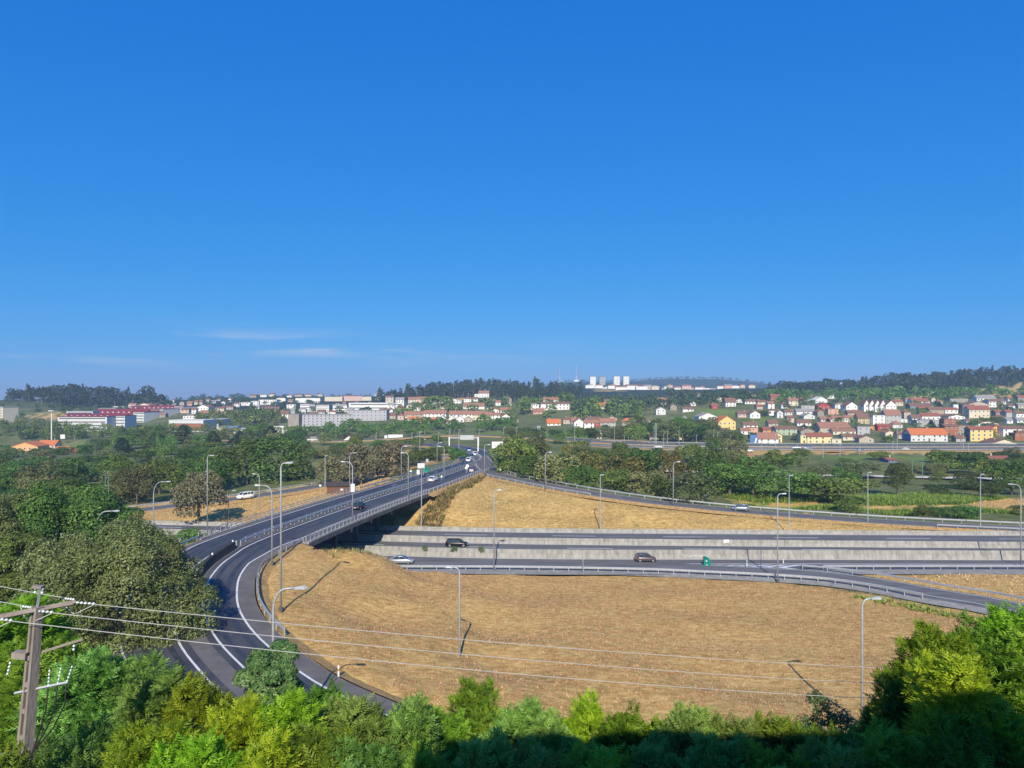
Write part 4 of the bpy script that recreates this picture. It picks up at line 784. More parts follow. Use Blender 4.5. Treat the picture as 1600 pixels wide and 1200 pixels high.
car(383, 779, 2.7, 'van', 'white', road_dir(RAMP_E, 202) + math.pi, 'white van on left slip road before the wood'); car(1157, 797.5, 3.55, 'hatch', 'greyblue', road_dir(RAMP_D, 170) + math.pi, 'grey blue hatchback behind guardrail of right slip road')
FARCARS = [(1028, 700, 'white', 'white car on far motorway, left end of the line'), (1068, 703, 'white', 'white car on far motorway below oak grove gap'), (1129, 703.5, 'white', 'white car on far motorway right of thin lamps'), (1139, 700, 'navy', 'dark car on far carriageway near blue wall'), (1170, 705.5, 'white', 'white saloon on near side of far motorway'),
           (1244, 701, 'white', 'white pickup like car below cream houses'), (1262, 701.5, 'silver', 'pale car just right of white one on far motorway'), (1345, 705, 'greyblue', 'grey car on far motorway, right of centre village'), (1416, 703.5, 'white', 'white car on far motorway under orange roofed house'), (918, 692, 'navy', 'dark car at left bend of far motorway')]
for px, y, c_, lb in FARCARS: car(px, y, 1.65 if y > 702 else 2.25, 'sedan', c_, 0 if y > 702 else math.pi, lb)
# parked lorry
lx = W(615, 687, 520); tr = empty('lorry', lx); tag(tr, 'white articulated lorry parked beyond the wood', 'lorry')
mb = MB(); mb.box((1.6, 0, 2.35), (10.6, 2.5, 2.7)); mb.build('trailer', M_white, tr); mb = MB(); mb.box((-5.4, 0, 1.9), (2.2, 2.4, 2.6)); mb.build('cab', M_white, tr)
mb = MB(); mb.box((-6.52, 0, 2.5), (.05, 2.1, .9)); mb.build('windscreen', M_glass, tr)
for x_ in (-5.6, -3.4, 3.5, 4.8, 6.1):
    mb = MB(); mb.tube([(x_, -1.2, .5), (x_, 1.2, .5)], .5, 12); mb.build('wheel', M_black, tr)

# ------------------------------------------------------------------ signs and small road furniture
M_sgreen = mat('green sign face', (.0, .22, .16), (.0, .26, .19), 1, .5); M_sgrey = mat('sign back', (.45, .46, .46), (.55, .56, .56), 1, .5, .3); M_blue = mat('blue print', (.16, .2, .5), None, 1, .6); M_pgrey = mat('grey print', (.4, .43, .46), None, 1, .6); M_redp = mat('red print', (.55, .03, .03), None, 1, .5)
def sign(px, yb, yt, Y, w_, h_, m, label, shape='rect', posts=1, name='road_sign', thick=.06, rz=0):
    x, _, z = W(px, yb, Y); h = (yb - yt) / F * Y; root = empty(name, (x, Y, z), rz); tag(root, label, 'sign')
    for k in range(posts):
        mb = MB(); mb.tube([((k - (posts - 1) / 2) * w_ * .6, 0, -.4), ((k - (posts - 1) / 2) * w_ * .6, 0, h - .05)], .06, 6); mb.build('post', M_galv, root)
    mb = MB(); cz = h - h_ / 2
    if shape == 'rect': mb.box((0, -.1, cz), (w_, thick, h_))
    else:
        n = 3 if shape in ('tri', 'yield') else 20; a0 = {'tri': 90, 'yield': -90}.get(shape, 0)
        P = [(w_ / 2 * math.cos(R(a0 + 360 * k / n)), w_ / 2 * math.sin(R(a0 + 360 * k / n))) for k in range(n)]
        mb.add([(p[0], -.13, cz + p[1]) for p in P] + [(p[0], -.07, cz + p[1]) for p in P], [tuple(range(n)), tuple(range(n, 2 * n))[::-1]] + [(k, n + k, n + (k + 1) % n, (k + 1) % n) for k in range(n)])
    mb.build('panel', m, root); return root
def gore(px, yb, Y, z, w_, h_, label, arrow=True):
    x = (px - 800) / F * Y; root = empty('gore_marker', (x, Y, z)); tag(root, label, 'marker')
    P = [(-w_ / 2, 0), (w_ / 2, 0), (w_ / 2, h_ * .55), (w_ * .4, h_ * .75), (w_ * .2, h_ * .9), (-w_ * .25, h_), (-w_ * .5, h_ * .92)]; n = len(P)
    mb = MB(); mb.add([(p[0], -.45 - .25 * (1 - (2 * p[0] / w_) ** 2), p[1]) for p in P] + [(p[0] * .9, .45, p[1]) for p in P], [tuple(range(n)), tuple(range(n, 2 * n))[::-1]] + [(k, n + k, n + (k + 1) % n, (k + 1) % n) for k in range(n)]); mb.build('body', M_sgreen, root)
    if arrow:
        mb = MB(); mb.add([(-w_ * .3, -.8, h_ * .45), (-w_ * .02, -.8, h_ * .6), (-w_ * .3, -.8, h_ * .75)], [(0, 1, 2)]); mb.add([(-w_ * .3, -.8, h_ * .1), (-.0, -.8, h_ * .1), (-.0, -.8, h_ * .17), (-w_ * .3, -.8, h_ * .17)], [(0, 1, 2, 3)]); mb.build('arrow', M_paint, root)
    return root
g1 = G(1104, 883, .05); gore(1104, 883, g1[1], .05, 1.15, 1.55, 'green gore marker with white arrow at the slip road nose')
g2 = G(667, 738, 7.1); gore(667, 738, g2[1], 7.1, 1.5, 1.6, 'round green gore marker at left fork beyond overpass', False)
sign(658, 741, 724, 205, 2.0, 1.4, M_white, 'white notched direction sign left of the road fork', posts=2)
sign(653.5, 743, 734, 204, .8, 1.3, M_white, 'small white panel under the notched direction sign')
sign(642, 744, 733.5, 204, .9, .9, M_white, 'small triangular sign left of white panels', 'tri'); sign(667.5, 731, 717, 250, .9, 1.2, M_sgrey, 'grey sign back beside hedge left of road')
s_ = sign(730.5, 737, 725.5, 221, .95, .95, M_white, 'round white speed sign near fork tip', 'disc'); sign(728.5, 740, 729, 215, .8, .8, M_white, 'second round sign, lower, near fork tip', 'disc')
sign(736.5, 739, 733, 217, 1.2, .7, mat('pink marker', (.6, .5, .48), None), 'pale block marker at tip of fork'); sign(690, 754, 742, 197, .9, .9, M_white, 'triangular sign on right edge beyond overpass', 'tri')
sign(773.5, 728, 718, 240, .9, .9, M_white, 'yield triangle right of the slip road fork', 'yield'); sign(782.5, 741, 730.5, 222, .9, .9, M_white, 'round white sign at the slip road bend', 'disc')
sign(1101.5, 786, 771, 180, 1.0, 1.0, M_white, 'white yield triangle behind slip road guardrail', 'yield'); sign(500.5, 770, 757, 196, .6, .5, M_white, 'small white plate beside left slip road guardrail')
sign(911, 893, 867, 124, .12, .9, M_sgrey, 'edge-on sign beside near motorway guardrail', rz=R(80)); sign(1189, 888, 856, 127.5, .14, 1.2, M_sgrey, 'edge-on sign post on the hatched nose', rz=R(80))
sign(1134.5, 850, 843, 143, 1.1, .95, M_white, 'blank white panel fixed to the motorway median wall'); sign(508, 752, 730, 232, 1.7, 1.6, M_sgreen, 'dull green round sign beside poplars', 'disc')
sign(98, 690, 679, 545, 3.5, 3.2, M_white, 'white signboard beside orange houses'); 
def marker(px, yb, Y, z, h, label, m2=None):
    x = (px - 800) / F * Y; root = empty('delineator_post', (x, Y, z)); tag(root, label, 'marker post')
    mb = MB(); mb.tube([(0, 0, -.2), (0, 0, h)], .09, 8); mb.build('post', M_white, root); mb = MB(); mb.tube([(0, 0, h * .62), (0, 0, h * .78)], .1, 8); mb.build('band', m2 or mat('amber reflector', (.5, .25, .05), None), root)
p = G(529, 1062, 5.2); marker(529, 1062, p[1], 5.2, 1.3, 'white marker post with dark band at field edge by the bend')
p = G(1167, 885, .05); marker(1167, 885, p[1], .05, 1.1, 'green and white flexible post on the hatched nose', M_sgreen)
p = G(1224, 879.5, .05); marker(1224, 879.5, p[1], .05, .7, 'small white post at start of right guardrail')
# billboard
bb = empty('billboard', W(778.5, 703, 345)); tag(bb, 'large white billboard with blue lettering beyond the fork', 'billboard')
mb = MB(); mb.box((0, 0, 2.4), (6.2, .25, 3.2)); mb.build('board', M_white, bb)
for x_ in (-2.6, 2.6): mb = MB(); mb.box((x_, .2, .4), (.25, .2, 1.6)); mb.build('leg', M_galv, bb)
mb = MB()
for k in range(5): mb.box((.35 + k * .42, -.14, 2.15 + (.12 if k % 2 else 0)), (.3, .02, .5 + .25 * (k == 2)))
mb.build('lettering', M_blue, bb); mb = MB(); mb.box((-1.5, -.14, 3.2), (1.7, .02, .25)); mb.box((-1.6, -.14, 2.3), (.8, .02, .45)); mb.box((-.5, -.14, 2.6), (.9, .02, .2)); mb.box((-1.4, -.14, 1.7), (1.3, .02, .15)); mb.build('print', M_pgrey, bb)
# sign gantry over the road
gx = empty('sign_gantry', W(724.5, 705, 340)); tag(gx, 'white portal gantry with blank sign panels over the road', 'gantry')
for s in (-1, 1): mb = MB(); mb.box((s * 6.9, 0, 3), (.55, .55, 7.6)); mb.build('leg', M_white, gx)
mb = MB(); mb.box((0, 0, 6.4), (13.2, .4, .5)); mb.build('beam', M_galv, gx); mb = MB(); mb.box((1.6, -.3, 6.6), (6.4, .1, 2.2)); mb.build('panel', M_sgrey, gx)
# far motorway bridge beyond the gantry
fb = empty('far_bridge', W(735, 700, 470)); tag(fb, 'low concrete bridge of the far road behind the gantry', 'bridge')
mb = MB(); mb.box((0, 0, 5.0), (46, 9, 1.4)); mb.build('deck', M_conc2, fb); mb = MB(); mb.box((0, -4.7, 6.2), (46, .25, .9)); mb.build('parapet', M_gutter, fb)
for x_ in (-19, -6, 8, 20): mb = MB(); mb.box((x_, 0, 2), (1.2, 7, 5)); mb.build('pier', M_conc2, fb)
# timber shed
sx, sy = -46.5, 191; sz = Hq(sx, sy) - .1; sh = empty('timber_shed', (sx, sy, sz), R(8)); tag(sh, 'brown timber shed with dark roof on dry grass left of overpass', 'shed')
for k in range(14):
    mb = MB(); mb.box((-2.75 + k * .423, -1.7, 1.0 + .0), (.39, .08, 2.5)); mb.build('plank', M_wood, sh)
for s in (-1, 1):
    for k in range(8): mb = MB(); mb.box((s * 2.97, -1.48 + k * .423, 1.0), (.08, .39, 2.5)); mb.build('plank', M_wood, sh)
mb = MB(); mb.box((0, 1.7, 1.0), (5.9, .08, 2.5)); mb.build('back_wall', M_wood, sh)
for s in (-1, 1):
    mb = MB(); mb.add([(-3.4, 0, 3.05), (3.4, 0, 3.05), (3.4, s * 2.1, 2.15), (-3.4, s * 2.1, 2.15), (-3.4, 0, 3.17), (3.4, 0, 3.17), (3.4, s * 2.1, 2.27), (-3.4, s * 2.1, 2.27)], [(0, 1, 2, 3), (7, 6, 5, 4), (0, 4, 5, 1), (2, 6, 7, 3), (1, 5, 6, 2), (3, 7, 4, 0)]); mb.build('roof', mat('dark shingle', (.045, .035, .035), (.08, .065, .06), 2, .85), sh)
mb = MB()
for s in (-1, 1): mb.add([(s * 2.97, -1.7, 2.2), (s * 2.97, 1.7, 2.2), (s * 2.97, 0, 3.05)], [(0, 1, 2)])
mb.build('gable', M_wood, sh); mb = MB(); mb.box((.9, -1.77, 1.2), (.8, .06, .5)); mb.build('notice', M_white, sh)
# ------------------------------------------------------------------ buildings
WALL = {'white': ((.84, .82, .78), (.74, .72, .68)), 'offwhite': ((.66, .66, .65), (.56, .56, .55)), 'cream': ((.70, .62, .46), (.6, .53, .4)), 'beige': ((.52, .45, .36), (.43, .37, .3)), 'tan': ((.42, .34, .25), (.34, .28, .2)), 'yellow': ((.78, .58, .22), (.7, .52, .2)), 'paleyellow': ((.76, .65, .34), (.68, .58, .3)), 'ochre': ((.74, .38, .07), (.66, .33, .06)),
 'brick': ((.38, .14, .07), (.28, .11, .06)), 'stone': ((.36, .32, .27), (.26, .23, .19)), 'grey': ((.42, .42, .41), (.34, .34, .33)), 'greywall': ((.46, .45, .44), (.38, .37, .36)), 'darkgrey': ((.17, .17, .18), (.12, .12, .13)), 'slate': ((.22, .23, .27), (.17, .18, .21)), 'pink': ((.64, .45, .38), (.56, .4, .34)), 'palegreen': ((.40, .47, .32), (.34, .4, .27)), 'orange': ((.7, .32, .14), (.6, .27, .12)),
 'sand': ((.55, .44, .26), (.48, .38, .22)), 'lilac': ((.45, .44, .47), (.38, .37, .4)), 'redwall': ((.45, .07, .05), (.36, .06, .045)), 'salmon': ((.68, .38, .26), (.6, .33, .22)), 'orangewall': ((.75, .24, .05), (.66, .2, .05)), 'maroon': ((.16, .06, .07), (.12, .05, .05)), 'bluewall': ((.11, .2, .42), (.09, .17, .36)), 'peach': ((.75, .42, .2), (.68, .37, .17))}
ROOF = {'orange': ((.58, .19, .06), (.45, .13, .05)), 'red': ((.34, .12, .075), (.22, .08, .055)), 'terracotta': ((.36, .18, .12), (.24, .12, .08)), 'brown': ((.24, .13, .09), (.16, .09, .065)), 'grey': ((.32, .31, .30), (.24, .23, .22)), 'white': ((.68, .68, .67), (.58, .58, .57)), 'maroon': ((.20, .03, .04), (.15, .025, .035))}
def wallm(k): a, b = WALL[k]; return mat('render ' + k, a, b, .5, .9, coord='World', stretch=(1, 1, .4))
def roofm(k): a, b = ROOF[k]; return mat('tiles ' + k, a, b, 1.1, .9, bump=.35, bscale=5, coord='World')
wm = MB(); wm.box((0, -.02, 0), (1.3, .12, 1.5), m=0); wm.box((0, -.095, .0), (1.04, .04, 1.24), m=1); WINM = wm.mesh('window', [M_white, M_win])
wm = MB(); wm.box((0, -.03, 0), (1.0, .1, 2.1)); DOORM = wm.mesh('door', mat('door brown', (.12, .07, .05), (.16, .1, .07), 2, .6))
wm = MB(); wm.box((0, 0, 0), (.6, .6, 1.6)); wm.box((0, 0, .85), (.8, .8, .14)); CHIM = wm.mesh('chimney', wallm('beige'))
NAMES = {'greywall': 'grey', 'lilac': 'lilac grey', 'redwall': 'red', 'orangewall': 'bright orange', 'palegreen': 'pale green', 'paleyellow': 'pale yellow', 'offwhite': 'off white', 'darkgrey': 'dark grey', 'stone': 'stone', 'brick': 'red brick'}
def house(x0, x1, yb, ye, yt, Y, wall, roof, shp, rnd, windows=True):
    a = W(x0, yb, Y); b = W(x1, yb, Y); wd = b[0] - a[0]; hw = (yb - ye) / F * Y; rise = max(0, (ye - yt) / F * Y); d = {'f': min(14, max(8, wd * .95))}.get(shp, min(11, max(6.5, wd * .5)))
    rz = {'g': rnd.uniform(-.10, .10), 'f': rnd.uniform(-.12, .12)}.get(shp, rnd.uniform(-.06, .06))
    root = empty('house', ((a[0] + b[0]) / 2, Y, a[2]), rz); W2 = wd / 2
    mb = MB(); mb.box((0, d / 2, hw / 2 - 1.2), (wd, d, hw + 2.4))
    rb = MB(); ov = .45; t = .22
    if shp == 'g':
        mb.add([(-W2, 0, hw), (-W2, d, hw), (-W2, d / 2, hw + rise)], [(0, 1, 2)]); mb.add([(W2, 0, hw), (W2, d / 2, hw + rise), (W2, d, hw)], [(0, 1, 2)])
        for s in (0, 1):
            e_ = -ov if s == 0 else d + ov; ez = hw - ov * rise / (d / 2)
            P = [(-W2 - ov, e_, ez), (W2 + ov, e_, ez), (W2 + ov, d / 2, hw + rise), (-W2 - ov, d / 2, hw + rise)]
            rb.add(P + [(p[0], p[1], p[2] + t) for p in P], [(0, 1, 2, 3)[::-1] if s == 0 else (0, 1, 2, 3), (4, 5, 6, 7), (0, 1, 5, 4), (1, 2, 6, 5), (3, 0, 4, 7)])
    elif shp == 'f':
        mb.add([(-W2, 0, hw), (W2, 0, hw), (0, 0, hw + rise)], [(0, 1, 2)]); mb.add([(-W2, d, hw), (0, d, hw + rise), (W2, d, hw)], [(0, 1, 2)])
        for s in (-1, 1):
            P = [(s * (W2 + ov), -ov, hw - ov * rise / W2), (s * (W2 + ov), d + ov, hw - ov * rise / W2), (0, d + ov, hw + rise), (0, -ov, hw + rise)]
            rb.add(P + [(p[0], p[1], p[2] + t) for p in P], [(0, 1, 2, 3), (4, 5, 6, 7), (0, 1, 5, 4), (1, 2, 6, 5), (3, 0, 4, 7)])
    elif shp == 'h':
        k = min(W2, d / 2) * .95; P = [(-W2 - ov, -ov, hw), (W2 + ov, -ov, hw), (W2 + ov, d + ov, hw), (-W2 - ov, d + ov, hw), (-W2 + k, d / 2, hw + rise + .3), (W2 - k, d / 2, hw + rise + .3)]
        rb.add(P, [(0, 1, 5, 4), (1, 2, 5), (2, 3, 4, 5), (3, 0, 4), (3, 2, 1, 0)])
    else:
        rb.box((0, d / 2, hw + .13), (wd + .4, d + .4, .3))
        if rise > .8: rb.box((0, d / 2 + .6, hw + rise / 2), (wd * .55, d * .5, rise))
    mb.build('wall', wallm(wall), root); ro = rb.build('roof', roofm(roof), root)
    if shp != 'b' and Y < 900 and rnd.random() < .75:
        sx = rnd.uniform(-.6, .6) * W2; link('chimney', CHIM, ro, (sx if shp == 'g' else sx * .5, d * .5 + .2, hw + rise * (.95 if shp == 'g' else .7) + .4))
    if windows and Y < 1250:
        fl = max(1, int(round(hw / 3.0))); nc_ = max(1, int(wd / 3.4)); fh = hw / fl; sc = 1.0 if Y < 700 else 1.15
        for f_ in range(fl):
            for c in range(nc_):
                if rnd.random() < .12: continue
                x = -W2 + wd * (c + .5) / nc_
                if f_ == 0 and c == nc_ // 2 and fl > 1: link('door', DOORM, root, (x, -.02, 1.05)); continue
                link('window', WINM, root, (x, -.02, f_ * fh + fh * .56), None, (sc * min(1, wd / nc_ / 2), 1, sc * min(1, fh / 2.3)))
        if fl > 1:
            sd = -1 if x0 > 800 else 1
            for f_ in range(fl): link('window', WINM, root, (sd * -W2 if sd > 0 and False else (W2 if x0 < 800 else -W2), d * .5, f_ * fh + fh * .56), (0, 0, R(90) if x0 < 800 else R(-90)))
    return root
PLACE = {'right village': 'right hillside village', 'right terrace': 'sawtooth terrace', 'middle slope': 'middle village', 'central rows': 'central terraces', 'far left town': 'far left town', 'hilltop town': 'distant hilltop town'}
for key, L in HOUSES.items():
    bands = 1 if key in ('right terrace',) else (2 if key == 'hilltop town' else 4)
    ys = sorted(h[2] for h in L); cut = [ys[int(len(ys) * k / bands)] for k in range(1, bands)]
    bn = {1: [''], 2: ['upper', 'lower'], 4: ['top', 'second', 'third', 'bottom']}[bands]; rnd = random.Random(len(key)); grp = {}
    for h in L: grp.setdefault(sum(h[2] >= c for c in cut), []).append(h)
    for bi, hs_ in grp.items():
        hs_.sort(key=lambda h: h[0])
        for i, h in enumerate(hs_):
            r = house(*h, rnd); wn = NAMES.get(h[6], h[6]); rn = h[7]
            fm_ = {'g': '%s roofed house' % rn, 'f': '%s gabled house' % rn, 'h': '%s hipped house' % rn, 'b': 'flat roofed block'}[h[8]]
            tag(r, '%s %s, %s from left in %s%s' % (wn, fm_, nth(i + 1), (bn[bi] + ' tier of ') if bn[bi] else 'the ', PLACE[key]), 'house', 'houses of the ' + PLACE[key])
            if h[:2] == (1424, 1480): mb = MB(); dd = 11; mb.box((-(h[1] - h[0]) / F * h[5] / 2 - .06, 6, 1.6), (.1, 11.6, 6.4)); mb.build('side_wall', wallm('bluewall'), r)
            if h[:2] == (1517, 1551): mb = MB(); mb.box((-(h[1] - h[0]) / F * h[5] / 2 - .06, 4, 3.2), (.1, 7.0, 9)); mb.build('side_wall', wallm('slate'), r)  # bluish shade of the yellow house's left face, painted as a slate panel
# slabs with window bands
def slab(name, label, x0, x1, yb, yt, Y, d, wall, bands, roof='grey', rz=0, cat='building', side='slate', mull=0, bandm=None):
    a = W(x0, yb, Y); b = W(x1, yb, Y); wd = b[0] - a[0]; h = (yb - yt) / F * Y; root = empty(name, (a[0], Y, a[2]), rz); tag(root, label, cat)
    mb = MB(); mb.box((wd / 2, d / 2, h / 2 - 1), (wd, d, h + 2)); mb.build('wall', wallm(wall), root)
    mb = MB(); mb.box((wd / 2, d / 2, h + .25), (wd + .5, d + .5, .5)); mb.build('roof', roofm(roof), root)
    for k in range(bands):
        zc = h * (k + .6) / bands
        if mull:
            n = max(1, int(wd / mull))
            for c in range(n): link('window', WINM, root, (wd * (c + .5) / n, -.02, zc), None, (1.1, 1, min(1.1, h / bands / 2)))
        else:
            mb = MB(); mb.box((wd / 2, -.02, zc), (wd * .94, .1, h / bands * .3)); mb.build('window_band', bandm or M_win, root)
    return root
slab('hospital_block', 'long pale hospital block with dark window bands, foremost of the complex', 90, 167, 674, 651.5, 690, 22, 'offwhite', 4, 'maroon')
slab('hospital_block', 'short hospital block just right of the foremost long block', 172.5, 195, 669, 650, 705, 22, 'offwhite', 4, 'maroon')
slab('hospital_block', 'hospital wing with banded front, third along the complex', 208.5, 228, 661, 644, 790, 30, 'offwhite', 4, 'maroon', R(-14))
slab('hospital_block', 'hospital wing, fourth along the complex', 240, 256.5, 655, 639, 850, 30, 'offwhite', 4, 'maroon', R(-14))
slab('hospital_block', 'hospital wing at right end of the complex', 272.5, 288, 650.5, 635, 920, 30, 'offwhite', 4, 'maroon', R(-14))
for x0, x1, yb, yt, Y, lb in ((96, 196, 652.5, 646.5, 716, 'maroon roof storey above the foremost hospital block'), (146, 229, 648, 639, 800, 'maroon roof storey in second line of the hospital'), (200, 289, 640, 633.5, 935, 'maroon roof storey in rear line of the hospital')):
    a = W(x0, yb, Y); b = W(x1, yb, Y); o = empty('roof_storey', (a[0], Y, a[2])); tag(o, lb, 'building'); wd = b[0] - a[0]; hh = (yb - yt) / F * Y
    mb = MB(); mb.add([(0, 0, -8), (wd, 0, -8), (wd, 14, -8), (0, 14, -8), (0, 0, 0), (wd, 0, 0), (wd - 1, 7, hh), (1, 7, hh), (wd, 14, 0), (0, 14, 0)], [(0, 1, 5, 4), (4, 5, 6, 7), (1, 2, 8, 5), (5, 8, 6), (4, 7, 9), (7, 6, 8, 9), (3, 0, 4, 9)]); mb.build('roof', roofm('maroon'), o)
    for k in range(int(wd / 6)): mb = MB(); mb.box((3 + k * 6, 2.6, hh * .42), (1.6, 1.2, .9)); mb.build('skylight', M_white, o)
slab('penthouse', 'pale penthouse block above foremost hospital roof', 104, 145, 649, 643, 735, 12, 'offwhite', 1); slab('penthouse', 'pale penthouse in second line of the hospital', 154, 181, 644, 638.5, 830, 12, 'offwhite', 1); slab('penthouse', 'pale penthouse in rear line of the hospital', 176, 217, 640, 635, 950, 12, 'offwhite', 1)
o = slab('clinic', 'white clinic with brick panel front, right of the hospital', 264, 319, 675, 657, 640, 26, 'offwhite', 1, 'white', R(-3)); mb = MB(); mb.box((19, -.5, 4.6), (27, .9, 5.4)); mb.build('brick_panel', wallm('brick'), o)
slab('clinic', 'pale low wing behind the brick fronted clinic', 318, 344, 666, 656, 690, 26, 'offwhite', 1, 'white')
o = slab('pool_building', 'low white building with bright blue roof box', 333, 378, 681, 671.5, 560, 18, 'white', 2, 'white', R(3)); mb = MB(); mb.box((13, 6, 6.2), (11, 6, 2.6)); mb.build('roof_box', wallm('bluewall'), o); mb = MB(); mb.box((9, 8, 6.0), (16, 7, 2.2)); mb.build('upper_storey', wallm('grey'), o)
o = slab('apartment_tower', 'cream apartment tower at far left edge', -12, 11.5, 660, 636, 640, 14, 'cream', 6, 'grey', R(-20), mull=3.6)
slab('white_hall', 'long white office slab with thin window bands, centre left', 545, 631, 646, 630, 900, 24, 'white', 3, 'white'); slab('white_hall', 'white banded block left of the long office slab', 520, 542, 644, 632.5, 905, 24, 'white', 3); slab('white_hall', 'smaller white banded block behind tall conifer', 492, 514, 643, 633, 905, 24, 'white', 3)
slab('white_hall', 'white banded block beside round grey tower', 469, 483, 643, 631.5, 905, 24, 'white', 3); slab('round_tower', 'pale grey stair tower beside white banded block', 483, 492, 643, 632, 900, 10, 'grey', 1)
o = slab('apartment_block', 'long grey apartment block with rows of small windows', 466, 548, 670, 648.5, 640, 16, 'lilac', 5, 'grey', R(12), mull=3.4)
slab('stair_tower', 'pale concrete end tower of the grey apartment block', 450, 467, 678, 648, 632, 14, 'stone', 1, 'grey', mull=9); slab('grey_offices', 'low grey blue office row behind the dark trees', 543, 604, 658, 641.5, 720, 16, 'lilac', 3, 'grey', mull=4)
for i, (x0, x1, yb, yt, Y) in enumerate(TOWERS): slab('tower_block', ['white tower block on the skyline, leftmost of four', 'grey tower block on the skyline, second of four', 'white tower block on the skyline, third of four', 'white tower block on the skyline, rightmost of four'][i], x0, x1, yb + 1, yt, Y, 16, 'grey' if i == 1 else 'white', 6, 'brown', mull=4)
# two orange houses by the floodlight mast
for a in ((19, 58, 705, 697.5, 691, 500, 'peach', 'orange', 'f', 'peach coloured gabled house with orange roof beside floodlight mast'), (57, 87, 702, 694.5, 688.5, 520, 'pink', 'orange', 'g', 'orange roofed house directly right of the peach gabled house'), (75, 112, 711, 706.5, 698.5, 470, 'peach', 'orange', 'h', 'low orange hipped roof in front of floodlight mast')):
    tag(house(*a[:9], random.Random(a[0])), a[9], 'house')
bw = empty('advert_wall', W(1178, 694, 462)); tag(bw, 'blue painted gable wall beside the far motorway', 'wall'); mb = MB(); mb.box((0, .4, 2.6), (5.0, .6, 7)); mb.build('panel', wallm('bluewall'), bw); mb = MB(); mb.box((1.2, .05, 2.0), (1.0, .06, 4.2), tilt=(0, R(14), 0)); mb.build('print', M_white, bw)
tag(house(1388, 1402, 723, 719, 716.5, 310, 'bluewall', 'red', 'g', random.Random(2)), 'small red roofed hut with blue wall left among shrubs', 'house'); tag(house(1548, 1580, 722, 717, 713.5, 318, 'bluewall', 'red', 'g', random.Random(4)), 'small blue walled hut with red roof below far motorway', 'house'); tag(house(1152, 1180, 724, 718, 710, 300, 'white', 'terracotta', 'g', random.Random(5)), 'white cottage with terracotta roof amid thicket below far motorway', 'house')
# the block of flats the picture was taken from: it stands behind the viewer and shades the hedge
fl_ = empty('block_of_flats', (19.6, -1.2, 13)); tag(fl_, 'tall block of flats behind the viewpoint, seen only by its shadow', 'building')
mb = MB(); mb.box((0, -7, 12.5), (48, 14, 27.0)); mb.build('wall', wallm('beige'), fl_)
# ------------------------------------------------------------------ foliage
def unit(v): return v / np.maximum(np.linalg.norm(v, axis=1, keepdims=True), 1e-6)
def cloud(seed, n, lobes, size, up=.25, jit=.7, inner=.12, tintj=.22):
    """leaf clumps over the surface of overlapping lobes: (centre, radii, weight)"""
    g = np.random.default_rng(seed); w_ = np.array([l[1][0] * l[1][2] for l in lobes]); w_ = w_ / w_.sum(); k = g.choice(len(lobes), n, p=w_)
    C = np.array([l[0] for l in lobes])[k]; Rr = np.array([l[1] for l in lobes])[k]
    d = unit(g.normal(size=(n, 3))); d[:, 2] = np.where(d[:, 2] < -.35, -d[:, 2], d[:, 2])
    rad = np.where(g.random(n) < inner, g.uniform(.45, .9, n), g.uniform(.88, 1.08, n))[:, None]
    bumpy = 1 + .12 * np.sin(d[:, :1] * 7 + k[:, None]) * np.sin(d[:, 1:2] * 6 + 2 * k[:, None]) + .08 * np.sin(d[:, 2:3] * 9 + k[:, None])
    P = C + d * Rr * rad * bumpy
    keep = np.ones(n, bool)
    for i, l in enumerate(lobes):
        q = ((P - np.array(l[0])) / np.array(l[1])); keep &= ~((np.linalg.norm(q, axis=1) < .72) & (k != i))
    Nn = unit(d + np.array([0, 0, up]) + g.normal(size=(n, 3)) * jit)
    lt = g.uniform(-.16, .16, len(lobes)); tint = np.clip(.45 + lt[k] + g.normal(size=n) * tintj, 0, 1)
    S = size * g.uniform(.6, 1.4, n)
    return P[keep], Nn[keep], S[keep], tint[keep]
def leaves(P, Nn, S, g, asp=.62, hang=None):
    n = len(P); a = unit(np.cross(Nn, g.normal(size=(n, 3)))); 
    if hang is not None: a = unit(a * (1 - hang) + np.array([0, 0, -1.]) * hang)
    b = unit(np.cross(Nn, a)); s = S[:, None]
    V = np.stack([P - a * s * .5, P + b * s * .5 * asp - a * s * .05, P + a * s * .5 + Nn * s * .08, P - b * s * .5 * asp - a * s * .05], 1).reshape(-1, 3)
    return V, np.arange(4 * n).reshape(n, 4)
def lobes_round(g, w_, h, z0, n, flat=1.0, tall=0.0, lr=(.15, .24)):
    """n lobes inside an egg of width w_ whose foot is z0 and top h"""
    L = [((0, 0, z0 + (h - z0) * .45), (w_ * .30, w_ * .30, (h - z0) * .36))]; cz = z0 + (h - z0) * .5
    for i in range(n):
        a = g.uniform(0, 2 * math.pi); t = g.uniform(-.75, .85); rr_ = math.sqrt(max(0.05, 1 - t * t)) * (1 - tall * max(0, t))
        r = w_ * g.uniform(*lr); L.append(((math.cos(a) * rr_ * w_ * .36, math.sin(a) * rr_ * w_ * .36, cz + t * (h - z0) * .40), (r, r, r * flat * g.uniform(.75, 1.1))))
    return L
